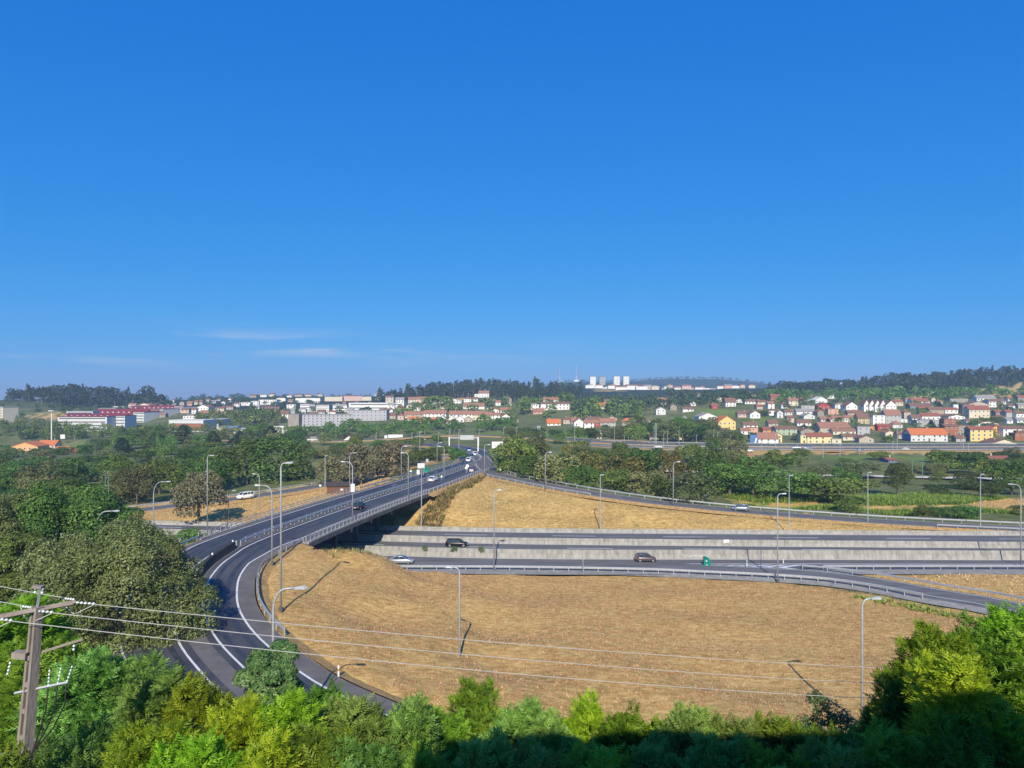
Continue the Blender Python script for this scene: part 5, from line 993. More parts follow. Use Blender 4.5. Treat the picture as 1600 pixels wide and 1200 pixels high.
def trunk_mesh(h, r, seed, m, limbs=5, top=.6):
    g = random.Random(seed); mb = MB(); mb.tube([(0, 0, -.8), (0, 0, 0), (g.uniform(-.02, .02) * h, g.uniform(-.02, .02) * h, h * .35), (g.uniform(-.04, .04) * h, g.uniform(-.04, .04) * h, h * top)], [r * 1.25, r, r * .75, r * .35], 7)
    for i in range(limbs):
        a = g.uniform(0, 6.28); z = h * g.uniform(.22, .5); ln = h * g.uniform(.2, .34); mb.tube([(0, 0, z), (math.cos(a) * ln * .5, math.sin(a) * ln * .5, z + ln * .5), (math.cos(a) * ln * .85, math.sin(a) * ln * .85, z + ln)], [r * .5, r * .3, r * .12], 5)
    return mb.mesh('trunk', m)
LM = {'olive2': leafmat('leaves grey willow', (.08, .11, .028), (.165, .205, .06), (.30, .34, .145), .22, .15), 'oak': leafmat('leaves oak', (0.045, 0.09, 0.016), (0.1, 0.175, 0.03), (0.2, 0.28, 0.055)), 'olive': leafmat('leaves olive', (0.07, 0.095, 0.03), (0.15, 0.18, 0.06), (0.27, 0.29, 0.12)), 'fresh': leafmat('leaves fresh', (0.048, 0.104, 0.019), (0.099, 0.200, 0.035), (0.176, 0.304, 0.064)),
      'poplar': leafmat('leaves poplar', (0.05, 0.095, 0.02), (0.115, 0.185, 0.035), (0.23, 0.3, 0.075)), 'brown': leafmat('leaves brownish', (0.075, 0.08, 0.04), (0.15, 0.145, 0.075), (0.25, 0.235, 0.135)), 'euc': leafmat('leaves eucalyptus', (0.026, 0.05, 0.022), (0.052, 0.09, 0.04), (0.1, 0.145, 0.07)),
      'yellow': leafmat('leaves yellowing', (0.090, 0.098, 0.022), (0.195, 0.180, 0.045), (0.330, 0.270, 0.075)), 'pine': leafmat('needles', (0.020, 0.044, 0.024), (0.041, 0.078, 0.037), (0.076, 0.122, 0.058)),
      'lime': leafmat('sprays lime', (0.09, 0.19, 0.008), (0.21, 0.37, 0.016), (0.38, 0.54, 0.035), 0.38), 'jade': leafmat('sprays jade', (.085, .19, .03), (.19, .35, .06), (.33, .51, .13), 0.34), 'deep': leafmat('sprays deep', (0.06, 0.145, 0.012), (0.15, 0.29, 0.022), (0.29, 0.45, 0.045), 0.34), 'laurel': leafmat('leaves laurel', (.045, .09, .025), (.11, .185, .055), (.26, .33, .14))}
def crown_mesh(kind, seed, w_, h, n, size):
    g = np.random.default_rng(seed)
    if kind in ('oak', 'olive', 'fresh', 'yellow', 'laurel'): L = lobes_round(g, w_, h, h * .06, 15, .95); P = cloud(seed, n, L, size, jit=.75); hang = None
    elif kind == 'poplar': L = lobes_round(g, w_, h, h * .04, 24, 1.7, .5); P = cloud(seed, n, L, size, .6, .6); hang = None
    elif kind == 'brown': L = lobes_round(g, w_, h, 0, 14, 1.5, .2); P = cloud(seed, n, L, size, .0, .7, .2); hang = .6
    elif kind == 'euc':
        L = [];
        for i in range(11):
            a = g.uniform(0, 6.28); t = g.uniform(.42, .95); r = w_ * g.uniform(.14, .26); q = w_ * .34 * math.sqrt(max(0, 1 - ((t - .65) / .4) ** 2)) * g.uniform(.3, 1); L.append(((math.cos(a) * q, math.sin(a) * q, h * t), (r, r, r * .8)))
        P = cloud(seed, n, L, size, .2, .8, .2); hang = .2
    else:                                                        # pine: tiers
        L = [];
        for i in range(9): t = .15 + .8 * i / 8; r = w_ * .5 * (1.02 - t) ** .8 + .15; L.append(((g.uniform(-.1, .1), g.uniform(-.1, .1), h * t), (r, r, h * .085)))
        P = cloud(seed, n, L, size, -.2, .6, .3); hang = .1
    V, Fc = leaves(P[0], P[1], P[2], g, hang=hang)
    return np_mesh('crown', V, Fc, LM[kind], face_attr={'tint': P[3]}), P
PROTO = {}
def proto(kind, var, w_=8.0, h=8.0, n=2600, size=.62, bark=None, tr=.2):
    key = (kind, var)
    if key not in PROTO:
        me, _ = crown_mesh(kind, hash(kind) % 97 if False else sum(map(ord, kind)) * 7 + var * 13, w_, h, n, size)
        PROTO[key] = (me, trunk_mesh(h, tr, var * 3 + len(kind), bark or M_bark, top=.8 if kind == 'euc' else .6), w_, h)
    return PROTO[key]
SPEC = {'oak': dict(w_=8, h=7.6, n=5200, size=.42, tr=.26), 'olive': dict(w_=8, h=7, n=5200, size=.38, tr=.22), 'fresh': dict(w_=7, h=7, n=4500, size=.40), 'yellow': dict(w_=7, h=7, n=3000, size=.46), 'laurel': dict(w_=5, h=6, n=2600, size=.36), 'poplar': dict(w_=8, h=14, n=7500, size=.45, tr=.3), 'brown': dict(w_=8, h=10, n=8000, size=.42, tr=.25),
        'euc': dict(w_=8, h=17, n=2200, size=.75, tr=.24, bark=M_barkpale), 'pine': dict(w_=6, h=13, n=2600, size=.6, tr=.22)}
TREES = []      # deferred so that labels can count along each row
LOOK = {'oak': 'dark green rounded tree', 'olive': 'grey green bushy tree', 'fresh': 'bright green rounded tree', 'yellow': 'yellowing rounded tree', 'laurel': 'leafy shrub', 'poplar': 'tall feathery poplar', 'brown': 'drooping brownish tree', 'euc': 'tall eucalyptus with bare trunk', 'pine': 'dark pointed conifer'}
def tree(kind, x, y, w_, h, zone, z=None, label=None, var=None):
    TREES.append([kind, x, y, w_, h, zone, z, label, random.randrange(3) if var is None else var])
def ptree(kind, px, yb, yt, wpx, zone, z=0.0, Y=None, label=None):
    if Y is None: x, Y, _ = G(px, yb, z)
    x, _, zz = W(px, yb, Y); tree(kind, x, Y, wpx / F * Y, (yb - yt) / F * Y, zone, zz if Y > 0 else None, label)
# trees the photograph singles out
for a in [
 ('brown',311,813,734,78,163,'big drooping brownish tree on dry grass beside left slip road'),('olive',214,788,727,58,192,'pale grey green tree in front of left wood, before pair of posts'),
 ('poplar',345,765,697,62,240,'feathery poplar behind white van, leftmost of the tall row'),('poplar',388,765,683,72,238,'tall feathery poplar, second of the row behind the van'),('poplar',430,766,680,76,232,'tallest feathery poplar, third of the row left of shed'),('poplar',468,764,694,60,236,'feathery poplar right end of row, left of timber shed'),
 ('brown',527,768,708,62,222,'grey brown drooping tree behind timber shed, left of clump'),('brown',565,770,696,72,214,'largest grey brown drooping tree behind the timber shed'),('brown',606,764,693,66,222,'grey brown drooping tree at right of clump behind shed'),('oak',640,742,702,36,262,'dark bushy tree left of road sign panels'),('oak',664,729,697,44,285,'dark tree between far lamps, left of the road'),('fresh',712,724,700,34,290,'bright shrub at inner bend below the gantry'),('oak',690,716,693,40,330,'dark shrub left of the gantry leg'),
 ('oak',803,746,689,72,226,'large dark tree right of the fork, left end of thicket'),('oak',836,758,705,58,212,'dark tree second in front of thicket'),('olive',872,768,712,76,204,'wide grey green tree in front of thicket left half'),('oak',908,772,722,60,200,'dark tree beside slip road lamp in thicket'),('yellow',922,752,706,46,230,'yellow topped tree rising in thicket left half'),('fresh',888,745,706,40,240,'lighter green tree behind grey green one in thicket'),
 ('oak',955,776,728,60,198,'dark tree middle of thicket front'),('yellow',978,770,712,58,208,'yellowing tree middle of thicket'),('olive',1010,782,735,62,194,'grey green bush in thicket front, right of yellowing tree'),('yellow',1048,756,706,40,228,'tall yellow crowned tree behind thicket right half'),('olive',1078,793,740,92,184,'large grey bush beside yield triangle, thicket right end'),('oak',1040,790,748,44,187,'dark green bush left of large grey bush'),
 ('oak',1110,768,708,70,215,'dark tree behind large grey bush'),('oak',1140,776,727,78,203,'wide dark tree above maize field, left one'),('oak',1176,774,720,82,205,'wide dark tree above maize field, right one'),('oak',1005,748,705,66,238,'dark tree at back of thicket centre'),('oak',945,742,704,60,245,'dark tree at back of thicket left'),
 ('fresh',1252,779,738,78,200,'bright vine covered tree at edge of maize field'),('oak',1312,785,740,96,196,'broad dark tree right of vine covered tree'),('poplar',1402,771,722,38,214,'upright dense green tree alone on the meadow'),('oak',1327,806,779,42,178,'small dark bush behind slip road guardrail'),('oak',1444,812,787,28,176,'small pointed bush right of meadow lamp'),('oak',1484,815,789,52,174,'dark bush behind guardrail, right of pointed bush'),('fresh',1512,816,792,46,174,'lighter bush beside right mast'),
 ('oak',1466,756,737,28,240,'small round tree near railway, left'),('oak',1508,757,735,30,240,'small round tree near railway, right'),('oak',1470,778,758,46,216,'low dark bush in meadow centre'),('oak',1535,776,748,52,214,'dark bush above dry field, left'),('oak',1580,768,724,64,222,'big dark tree above dry field at right edge'),('oak',1552,752,718,60,250,'dark tree behind right meadow bushes'),('olive',1284,748,727,42,262,'grey green bush near railway mast'),('oak',1218,742,705,44,272,'dark tree around the left railway mast'),('olive',1345,742,722,60,268,'low grey green scrub by the railway, left'),('oak',1480,736,706,52,285,'dark tree beyond railway below far motorway'),('oak',1515,738,708,50,282,'second dark tree beyond railway below far motorway'),('olive',1190,740,716,46,270,'grey green tree left of railway mast'),('oak',1592,806,790,30,180,'low bush at right edge beside dry field'),
 ('fresh',262,905,838,46,118,'bright sapling in scrub left of overpass road'),('fresh',95,820,762,60,165,'bright yellow green tree within left wood front')]:
    ptree(a[0], a[1], a[2], a[3], a[4], 'single', Y=a[5], label=a[6])
# scatter zones (photo columns, distances): kind weights, width range, height range, number
def zone(name, px0, px1, Y0, Y1, n, kinds, wr, hr, sp, avoid=True, dens=None):
    got = []; tries = 0; ks = [k for k in kinds]; g = random.Random(sum(map(ord, name)))
    while len(got) < n and tries < n * 40:
        tries += 1; px = g.uniform(px0, px1); Y = g.uniform(Y0, Y1); x = (px - 800) / F * Y
        if any((x - q[0]) ** 2 + (Y - q[1]) ** 2 < sp * sp for q in got): continue
        if any((x - t[1]) ** 2 + (Y - t[2]) ** 2 < (sp * .8) ** 2 for t in TREES): continue
        if avoid and (np.min((smp[:, 0] - x) ** 2 + (smp[:, 1] - Y) ** 2 - (smp[:, 3] + 3) ** 2) < 0): continue
        if dens and not dens(px, Y, x): continue
        got.append((x, Y)); hh = g.uniform(*hr) * (.68 if name.startswith('wood left') and Y > 250 else 1); tree(g.choice(ks), x, Y, hh / max(hr) * g.uniform(*wr) if False else g.uniform(*wr), hh, name, None, None)
nohouse = []
for L in HOUSES.values():
    for h in L: a = W(h[0], h[2], h[5]); b = W(h[1], h[2], h[5]); nohouse.append((a[0] - 4, b[0] + 4, h[5] - 5 - .012 * h[5], h[5] + 12))
NH = np.array(nohouse)
def clear(px, Y, x): return not np.any((NH[:, 0] < x) & (x < NH[:, 1]) & (NH[:, 2] < Y) & (Y < NH[:, 3]))
def notdry(px, Y, x): return clear(px, Y, x) and not any(inpoly(np.array([x]), np.array([Y]), q)[0] for q in DRY + CROP[3:])
zone('wood left of the overpass', -60, 345, 205, 350, 62, ['oak', 'oak', 'olive', 'oak', 'fresh'], (10, 15), (8, 12), 8.5, dens=notdry)
zone('front of wood left', -40, 190, 168, 205, 12, ['olive', 'oak'], (9, 13), (6, 9), 8, dens=notdry)
zone('trees behind left wood', 150, 480, 385, 540, 28, ['oak', 'oak', 'olive', 'pine', 'poplar'], (10, 16), (8, 12), 12, dens=notdry)
zone('low trees before orange houses', -20, 150, 372, 452, 12, ['oak', 'olive', 'fresh'], (8, 12), (4, 6.5), 8, dens=notdry)
zone('scrub left of gantry', 470, 700, 300, 440, 16, ['oak', 'olive', 'fresh'], (7, 11), (4, 8), 9, dens=notdry)
zone('grove beyond far motorway', 985, 1108, 440, 520, 17, ['oak', 'oak', 'olive', 'fresh'], (13, 18), (11, 16), 11, dens=notdry)
zone('trees below yellow house', 1108, 1190, 436, 500, 8, ['oak', 'olive'], (9, 12), (5, 8), 9, dens=notdry)
zone('trees left of far motorway', 795, 985, 430, 545, 20, ['oak', 'oak', 'olive'], (9, 14), (5, 8.5), 11, dens=notdry)
zone('thicket back rows', 800, 1180, 228, 330, 18, ['oak', 'oak', 'olive', 'yellow'], (10, 14), (7, 11), 10, dens=notdry)
zone('shrubs along railway', 1190, 1640, 232, 345, 24, ['oak', 'olive', 'oak'], (7, 11), (3, 6), 9, dens=notdry)
zone('village trees', 1195, 1620, 470, 760, 44, ['oak', 'oak', 'pine', 'olive', 'fresh'], (6, 10), (4.5, 8), 12, dens=notdry)
zone('scrub below near road', -10, 330, 112, 150, 12, ['olive', 'fresh'], (5, 8), (3, 5), 6, dens=notdry)
BYZ = {}
for t in TREES: BYZ.setdefault(t[5], []).append(t)
def put_tree(kind, x, y, w_, h, z, var, label, group):
    me, tm, pw, ph = proto(kind, var, **SPEC[kind]); z = Hq(x, y) - .2 if z is None else z
    root = empty('tree' if kind != 'laurel' else 'shrub', (x, y, z), random.uniform(0, 6.28), (w_ / pw, w_ / pw, h / ph)); tag(root, label, 'tree' if kind != 'laurel' else 'shrub', group)
    link('trunk', tm, root); link('crown', me, root)
ZN = {'wood left of the overpass': 'the left wood', 'front of wood left': 'the left wood edge', 'trees behind left wood': 'the rear left belt', 'trees below yellow house': 'the trees below yellow house', 'low trees before orange houses': 'the trees before orange houses', 'scrub left of gantry': 'the scrub left of gantry', 'grove beyond far motorway': 'the far motorway grove', 'trees left of far motorway': 'the middle village belt', 'thicket back rows': 'the roadside thicket', 'shrubs along railway': 'the railway scrub', 'village trees': 'the right village', 'scrub below near road': 'the scrub beside overpass'}
for zn, L in BYZ.items():
    if zn == 'single':
        for k, x, y, w_, h, _, z, lb, v in L: put_tree(k, x, y, w_, h, z, v, lb, 'trees and bushes along the roads')
        continue
    nb = max(1, min(5, len(L) // 9)); ys = sorted(t[2] for t in L); cuts = [ys[int(len(ys) * k / nb)] for k in range(1, nb)]; rowsd = {}
    for t in L: rowsd.setdefault(sum(t[2] >= c for c in cuts), []).append(t)
    for bi, T in rowsd.items():
        T.sort(key=lambda t: t[1] / t[2])
        for i, (k, x, y, w_, h, _, z, lb, v) in enumerate(T):
            put_tree(k, x, y, w_, h, z, v, '%s, %s from left in %s of %s' % (LOOK[k], nth(i + 1), (nth(bi + 1) + ' row') if nb > 1 else 'the row', ZN[zn]), 'trees of ' + ZN[zn])
for px_, lb in ((664, 'small weed clump on the near motorway wall, left of three'), (709, 'small weed clump on the near motorway wall, middle of three'), (752, 'small weed clump on the near motorway wall, right of three')):
    x_ = (px_ - 800) / F * 137; put_tree('laurel', x_, ly_mid(x_) - .1, 1.3, 1.1, .95, 1, lb, 'weeds on the motorway wall')
# far woods that read as one mass
def wood(name, label, spots, kinds, hr, n=190, material='euc'):
    Vs, Fs, Ts = [], [], []; tv = 0; tb = MB(); base = {}
    for k in kinds:
        for v in range(3):
            gg = np.random.default_rng(v * 31 + len(k)); sp_ = SPEC[k]; L = None
            _, P = crown_mesh(k, 500 + v * 7 + len(k), sp_['w_'], sp_['h'], n, 1.9 if n < 120 else (1.25 if n < 500 else .85)); base[(k, v)] = (*leaves(P[0], P[1], P[2], gg), P[3], sp_['w_'], sp_['h'])
    for x, y in spots:
        k = random.choice(kinds); V, Fc, T, pw, ph = base[(k, random.randrange(3))]; h = random.uniform(*hr) * random.choice((.8, 1, 1, 1.15)); s = h / ph; a = random.uniform(0, 6.28); z = Hq(x, y) - .3; ws = s * random.uniform(.9, 1.35)
        c_, s_ = math.cos(a), math.sin(a); Q = np.stack([(V[:, 0] * c_ - V[:, 1] * s_) * ws + x, (V[:, 0] * s_ + V[:, 1] * c_) * ws + y, V[:, 2] * s + z], 1)
        Vs.append(Q); Fs.append(Fc + tv); tv += len(Q); Ts.append(np.clip(T * .8 + random.uniform(-.2, .2) + .1, 0, 1)); tb.tube([(x, y, z - 1), (x, y, z + h * .7)], [.35, .15], 4)
    root = empty(name); tag(root, label, 'wood', kind='stuff')
    link('crowns', np_mesh('crowns', np.concatenate(Vs), np.concatenate(Fs), LM[material], face_attr={'tint': np.concatenate(Ts)}), root); tb.build('trunks', M_barkpale, root)
def spots(n, poly, sp, seed, ok=None):
    """poly: photo columns and distances of the wood's outline"""
    g = random.Random(seed); P = [((px - 800) / F * Y, Y) for px, Y in poly]; xs = [p[0] for p in P]; ys = [p[1] for p in P]; o = []; t = 0
    while len(o) < n and t < n * 30:
        t += 1; x, y = g.uniform(min(xs), max(xs)), g.uniform(min(ys), max(ys))
        if not inpoly(np.array([x]), np.array([y]), P)[0] or any((x - a) ** 2 + (y - b) ** 2 < sp * sp for a, b in o): continue
        if not clear(0, y, x) or (y < 560 and np.min((smp[:, 0] - x) ** 2 + (smp[:, 1] - y) ** 2 - (smp[:, 3] + 4) ** 2) < 0) or any(inpoly(np.array([x]), np.array([y]), q)[0] for q in DRY): continue
        o.append((x, y))
    return o
wood('eucalyptus_wood', 'tall eucalyptus wood covering the central hill', spots(330, [(592, 1010), (650, 960), (690, 955), (760, 1030), (800, 935), (870, 915), (905, 920), (908, 1120), (800, 1180), (600, 1180)], 9, 1), ['euc', 'euc', 'pine'], (15, 21), 320)
wood('eucalyptus_wood', 'dark wood along the right ridge above village', spots(330, [(1195, 1000), (1300, 1000), (1360, 975), (1420, 960), (1500, 940), (1530, 985), (1660, 1030), (1680, 1220), (1400, 1260), (1195, 1240)], 9, 2), ['euc', 'pine', 'oak'], (14, 21), 320)
wood('eucalyptus_wood', 'dark wood on skyline at far left behind hospital', spots(110, [(15, 960), (100, 930), (180, 960), (265, 985), (255, 1060), (30, 1080)], 10, 3), ['euc', 'oak', 'pine'], (13, 21), 320)
wood('tree_belt', 'belt of dark trees below the grey flats and central terraces', spots(46, [(455, 560), (640, 545), (800, 560), (800, 640), (620, 640), (455, 600)], 11, 14), ['oak'], (7, 11), 900, 'oak')
wood('tree_belt', 'trees and conifers around the hospital front', spots(30, [(0, 550), (300, 550), (300, 590), (200, 600), (0, 600)], 10, 15), ['oak', 'pine', 'oak'], (5, 8), 900, 'oak')
wood('tree_belt', 'mixed trees between the hospital grounds and left wood', spots(90, [(-20, 565), (240, 565), (250, 600), (440, 570), (455, 620), (250, 632), (120, 640), (-20, 600)], 9, 17), ['oak', 'oak', 'pine'], (6, 9.5), 600, 'oak')
wood('tree_belt', 'trees on the slope behind the brick fronted clinic', spots(60, [(300, 680), (445, 690), (445, 780), (400, 860), (310, 800)], 11, 18), ['oak', 'oak', 'pine'], (7, 11), 400, 'oak')
wood('hill_wood', 'broadleaf woods on slopes between the centre villages', spots(230, [(890, 700), (960, 690), (1065, 730), (1130, 760), (1195, 780), (1195, 1050), (1050, 1080), (940, 1080), (920, 880), (880, 850)], 11, 4), ['oak', 'oak', 'euc'], (7, 12), 320)
wood('hill_wood', 'trees scattered between houses of the far left town', spots(210, [(-50, 690), (60, 740), (260, 960), (460, 800), (640, 770), (640, 930), (460, 1400), (250, 1500), (-60, 900)], 11, 5), ['oak', 'pine', 'oak', 'oak'], (5, 8.5), 320, 'oak')
wood('hill_wood', 'belt of trees below the central eucalyptus hill', spots(95, [(620, 760), (800, 730), (930, 640), (1000, 640), (1000, 760), (930, 850), (780, 900), (640, 900)], 11, 6), ['oak', 'oak', 'pine'], (8, 13), 340, 'oak')
wood('hill_wood', 'trees between upper houses and the right ridge', spots(150, [(1195, 800), (1400, 830), (1500, 850), (1650, 850), (1680, 960), (1400, 960), (1195, 990)], 11, 7), ['oak', 'oak', 'euc'], (9, 14), 340, 'oak')
wood('tree_belt', 'woodland going on beyond the left edge of the valley', spots(170, [(-70, 190), (-330, 190), (-300, 900), (-20, 1000), (-25, 600), (-45, 350)], 11, 19), ['oak', 'oak', 'olive'], (7, 12), 260, 'oak')
wood('garden_trees', 'garden trees and hedges between houses of the right village', spots(190, [(1190, 475), (1610, 475), (1640, 860), (1400, 830), (1195, 800)], 6, 16), ['oak', 'oak', 'olive'], (2.5, 5.5), 220, 'oak')
wood('distant_wood', 'blue wooded crest of the farthest hills', spots(260, [(840, 2880), (1000, 3150), (1200, 3200), (1450, 2900), (1450, 3300), (1000, 3550), (840, 3200)], 26, 8), ['oak'], (9, 14), 70)
wood('distant_wood', 'dark tree line on skyline of far left town', spots(110, [(290, 1500), (480, 1800), (580, 1850), (580, 2100), (300, 2000)], 16, 9), ['oak', 'pine'], (9, 16), 80)

# ------------------------------------------------------------------ near hedge of cypresses: flat feathery sprays
def spray_crown(seed, w_, h, n, ln, material, plumes=34):
    """a column of leaning plumes, each clothed in flat forked sprays"""
    g = np.random.default_rng(seed); L = [((0, 0, h * .42), (w_ * .24, w_ * .24, h * .46))]
    for i in range(plumes):
        t = (i + g.random()) / plumes; a = i * 2.4 + g.uniform(-.5, .5); q = w_ * .5 * (1 - .62 * t ** 1.6) * g.uniform(.55, .85); r = w_ * g.uniform(.12, .19) * (1.1 - .35 * t); L.append(((math.cos(a) * q, math.sin(a) * q, h * (.06 + .78 * t)), (r, r, r * g.uniform(1.5, 2.3))))
    for i in range(4): L.append(((g.uniform(-.16, .16) * w_, g.uniform(-.16, .16) * w_, h * g.uniform(.80, .88)), (w_ * .09, w_ * .09, h * g.uniform(.09, .13))))
    P, Nn, S, tint = cloud(seed, n, L, 1.0, .1, .35, .1, .2); n = len(P)
    d = unit(Nn * .7 + np.array([0, 0, .45]) + g.normal(size=(n, 3)) * .3); s = unit(np.cross(d, Nn + g.normal(size=(n, 3)) * .6)); nn = np.cross(s, d)
    Ln = ln * g.uniform(.55, 1.3, n)[:, None]; V = []
    ks = [(.0, .55, 1), (.12, .5, -1), (.3, .5, 1), (.42, .46, -1), (.58, .38, 1), (.7, .32, -1), (.85, .3, 0)]
    for t0, l0, sg in ks:
        b0 = P + d * Ln * (t0 - .3) - np.array([0, 0, .12]) * Ln * t0 ** 2; tip = b0 + (d * (.62 if sg else 1) + s * .62 * sg) * Ln * l0 - nn * Ln * .06 * abs(sg) - np.array([0, 0, .1]) * Ln * l0; wv = (d * .5 - s * .35 * sg) * Ln * .12 if sg else s * Ln * .08
        V += [b0 - wv, b0 + wv, tip]
    V = np.stack(V, 1).reshape(-1, 3); V[:, 2] *= h / V[:, 2].max()
    return np_mesh('crown', V, np.arange(len(V)).reshape(-1, 3), LM[material], face_attr={'tint': np.repeat(np.clip(tint, 0, 1), len(ks))})
CY = {}
def cypress(px, ytop, Y, w_, material, label, var=0, depth=12.0):
    key = (material, var)
    if key not in CY: CY[key] = (spray_crown(40 + var * 3 + len(material), 5.0, 12.0, 17000, .40, material), trunk_mesh(11, .22, var, M_bark, 0, .95))
    x, _, zt = W(px, ytop, Y); root = empty('cypress_tree', (x, Y, zt - depth), random.uniform(0, 6.28), (w_ / 5, w_ / 5, depth / 12)); tag(root, label, 'tree', 'cypress hedge in front of viewpoint')
    link('trunk', CY[key][1], root); link('crown', CY[key][0], root)
for a in [
 (-40,950,42,8,'lime','cypress at extreme left edge behind utility pole'),(18,925,40,7.5,'lime','bright cypress directly behind the utility pole top'),(75,985,38,6.5,'deep','cypress right of the utility pole, tallest there'),(128,1006,35,5.6,'jade','blue green cypress right of the utility pole'),(195,1016,36,5.8,'jade','blue green cypress, second right of utility pole'),(256,1030,34,5.8,'jade','blue green cypress below the big grey tree'),
 (322,1050,33,5.8,'lime','yellow green cypress covering foot of the near road'),(372,1075,31,5.4,'lime','yellow green cypress left of leafy shrub'),(438,1068,32,5.4,'lime','yellow green cypress in front of the leafy shrub'),(505,1056,37,5.2,'deep','darker cypress right of the leafy shrub'),(562,1074,34,5.2,'jade','blue green cypress below the marker post'),(630,1080,35,5.4,'jade','sunlit green cypress left of the shadow edge'),
 (690,1105,38,5.0,'deep','cypress at left edge of the building shadow'),(742,1058,41,4.6,'deep','taller thin topped cypress below field lamp'),(812,1082,38,5.4,'jade','cypress right of the thin topped one, tip sunlit'),(868,1112,36,5.2,'jade','shaded cypress between two sunlit tips'),(908,1078,39,4.4,'lime','cypress with bright yellow green tip, centre'),(985,1096,37,5.6,'lime','cypress with lime tip right of centre'),
 (1050,1108,36,5.4,'jade','shaded cypress right of the lime tips'),(1098,1092,38,5.4,'jade','cypress with pale tip, right half of hedge'),(1160,1108,37,5.4,'jade','shaded cypress in right half, second after pale tip'),(1222,1106,37,5.4,'deep','shaded cypress left of near right lamp'),(1285,1120,36,5.4,'deep','dark cypress before foot of near right lamp'),(1352,1108,36,5.4,'jade','dark cypress right of near right lamp'),
 (1418,1040,33,4.8,'deep','sunlit cypress at left of the right corner group'),(1462,972,33,5.4,'lime','tall sunlit cypress in right corner group, left'),(1535,955,34,6.0,'deep','tall sunlit cypress in right corner group, middle'),(1600,930,34,6.4,'lime','tallest sunlit cypress at right edge'),(1500,1010,29,5.0,'lime','nearer cypress in the right corner group'),
 (34,1158,22.5,4.6,'deep','low cypress in front of foot of the utility pole'),(125,1130,28,5.4,'jade','near cypress at bottom left, blue green'),(215,1125,27,5.4,'lime','near cypress at bottom, below the grey tree'),(310,1130,27,5.4,'lime','near cypress at bottom, third from pole'),(400,1140,27,5.2,'lime','near cypress at bottom, fourth from pole'),(490,1135,28,5.4,'deep','near cypress at bottom, fifth from pole'),(585,1145,28,5.2,'jade','near cypress at bottom edge of sunlight'),
 (680,1160,28,5.2,'deep','near shaded cypress at bottom, first inside shadow'),(770,1150,29,5.4,'jade','near shaded cypress at bottom, second inside shadow'),(860,1155,29,5.4,'jade','near shaded cypress at bottom, third inside shadow'),(950,1150,29,5.4,'deep','near shaded cypress at bottom, fourth inside shadow'),(1040,1155,29,5.4,'jade','near shaded cypress at bottom, fifth inside shadow'),(1130,1150,29,5.4,'jade','near shaded cypress at bottom, sixth inside shadow'),(1225,1155,29,5.4,'deep','near shaded cypress at bottom, seventh inside shadow'),(1320,1150,29,5.4,'jade','near shaded cypress at bottom, eighth inside shadow'),(1410,1130,29,5.4,'deep','near shaded cypress at bottom, ninth inside shadow'),(1580,1105,28,5.4,'deep','near shaded cypress in bottom right corner'),(1500,1120,27,5.2,'deep','near shaded cypress left of bottom right corner')]:
    cypress(a[0], a[1], a[2], a[3] * random.uniform(1.2, 1.4), a[4], a[5], var=abs(int(a[0])) % 2, depth=12.5)
# near broadleaf tree and leafy shrub
def big_tree(px, yb, yt, wpx, Y, kind, n, size, label, seed, nl=26, asp=.5, extra=()):
    x, _, z = W(px, yb, Y); h = (yb - yt) / F * Y; w_ = wpx / F * Y; g = np.random.default_rng(seed); L = lobes_round(g, w_, h, 0, nl, 1.1, 0, (.07, .15)); L += [(((ex - px) / F * Y, dy, (yb - ey) / F * Y), (er / F * Y,) * 3) for ex, ey, er, dy in extra]; P = cloud(seed, n, L, size, .3, .5, .12, .26); V, Fc = leaves(P[0], P[1], P[2], g, asp)
    root = empty('tree' if kind != 'laurel' else 'shrub', (x, Y, z)); tag(root, label, 'tree' if kind != 'laurel' else 'shrub')
    link('trunk', trunk_mesh(h, .35 if h > 8 else .1, seed, M_bark, 7), root); link('crown', np_mesh('crown', V, Fc, LM[kind], face_attr={'tint': P[3]}), root)
big_tree(165, 1064, 815, 280, 74, 'olive2', 170000, .30, 'huge grey green tree between the utility pole and near road', 11, 85, .42, ((285, 965, 38, -1), (268, 1005, 36, -2), (300, 1000, 30, 0), (312, 945, 24, 1), (262, 925, 34, 0), (240, 1020, 34, -3), (60, 960, 40, 0), (75, 1000, 38, -2), (322, 975, 20, 0), (250, 890, 28, 1)))
big_tree(112, 915, 762, 205, 104, 'oak', 60000, .36, 'large dark oak at left above the near grey tree', 31, 60, .6)
big_tree(2, 910, 755, 150, 98, 'olive2', 45000, .34, 'pale grey green tree at left edge', 32, 50, .42)
big_tree(22, 960, 822, 130, 88, 'oak', 45000, .34, 'dark tree at left edge below the pale tree', 33, 50, .6)
big_tree(172, 900, 792, 100, 116, 'olive2', 26000, .34, 'grey green tree right of large dark oak', 34, 40, .42)
big_tree(425, 1130, 1002, 112, 44, 'laurel', 16000, .26, 'leafy pale tipped shrub in front of the road bend', 12, 16, .38)
big_tree(1300, 1180, 1085, 110, 40, 'laurel', 2600, .2, 'thin twiggy shrub around foot of the near right lamp', 15, 12, .4)

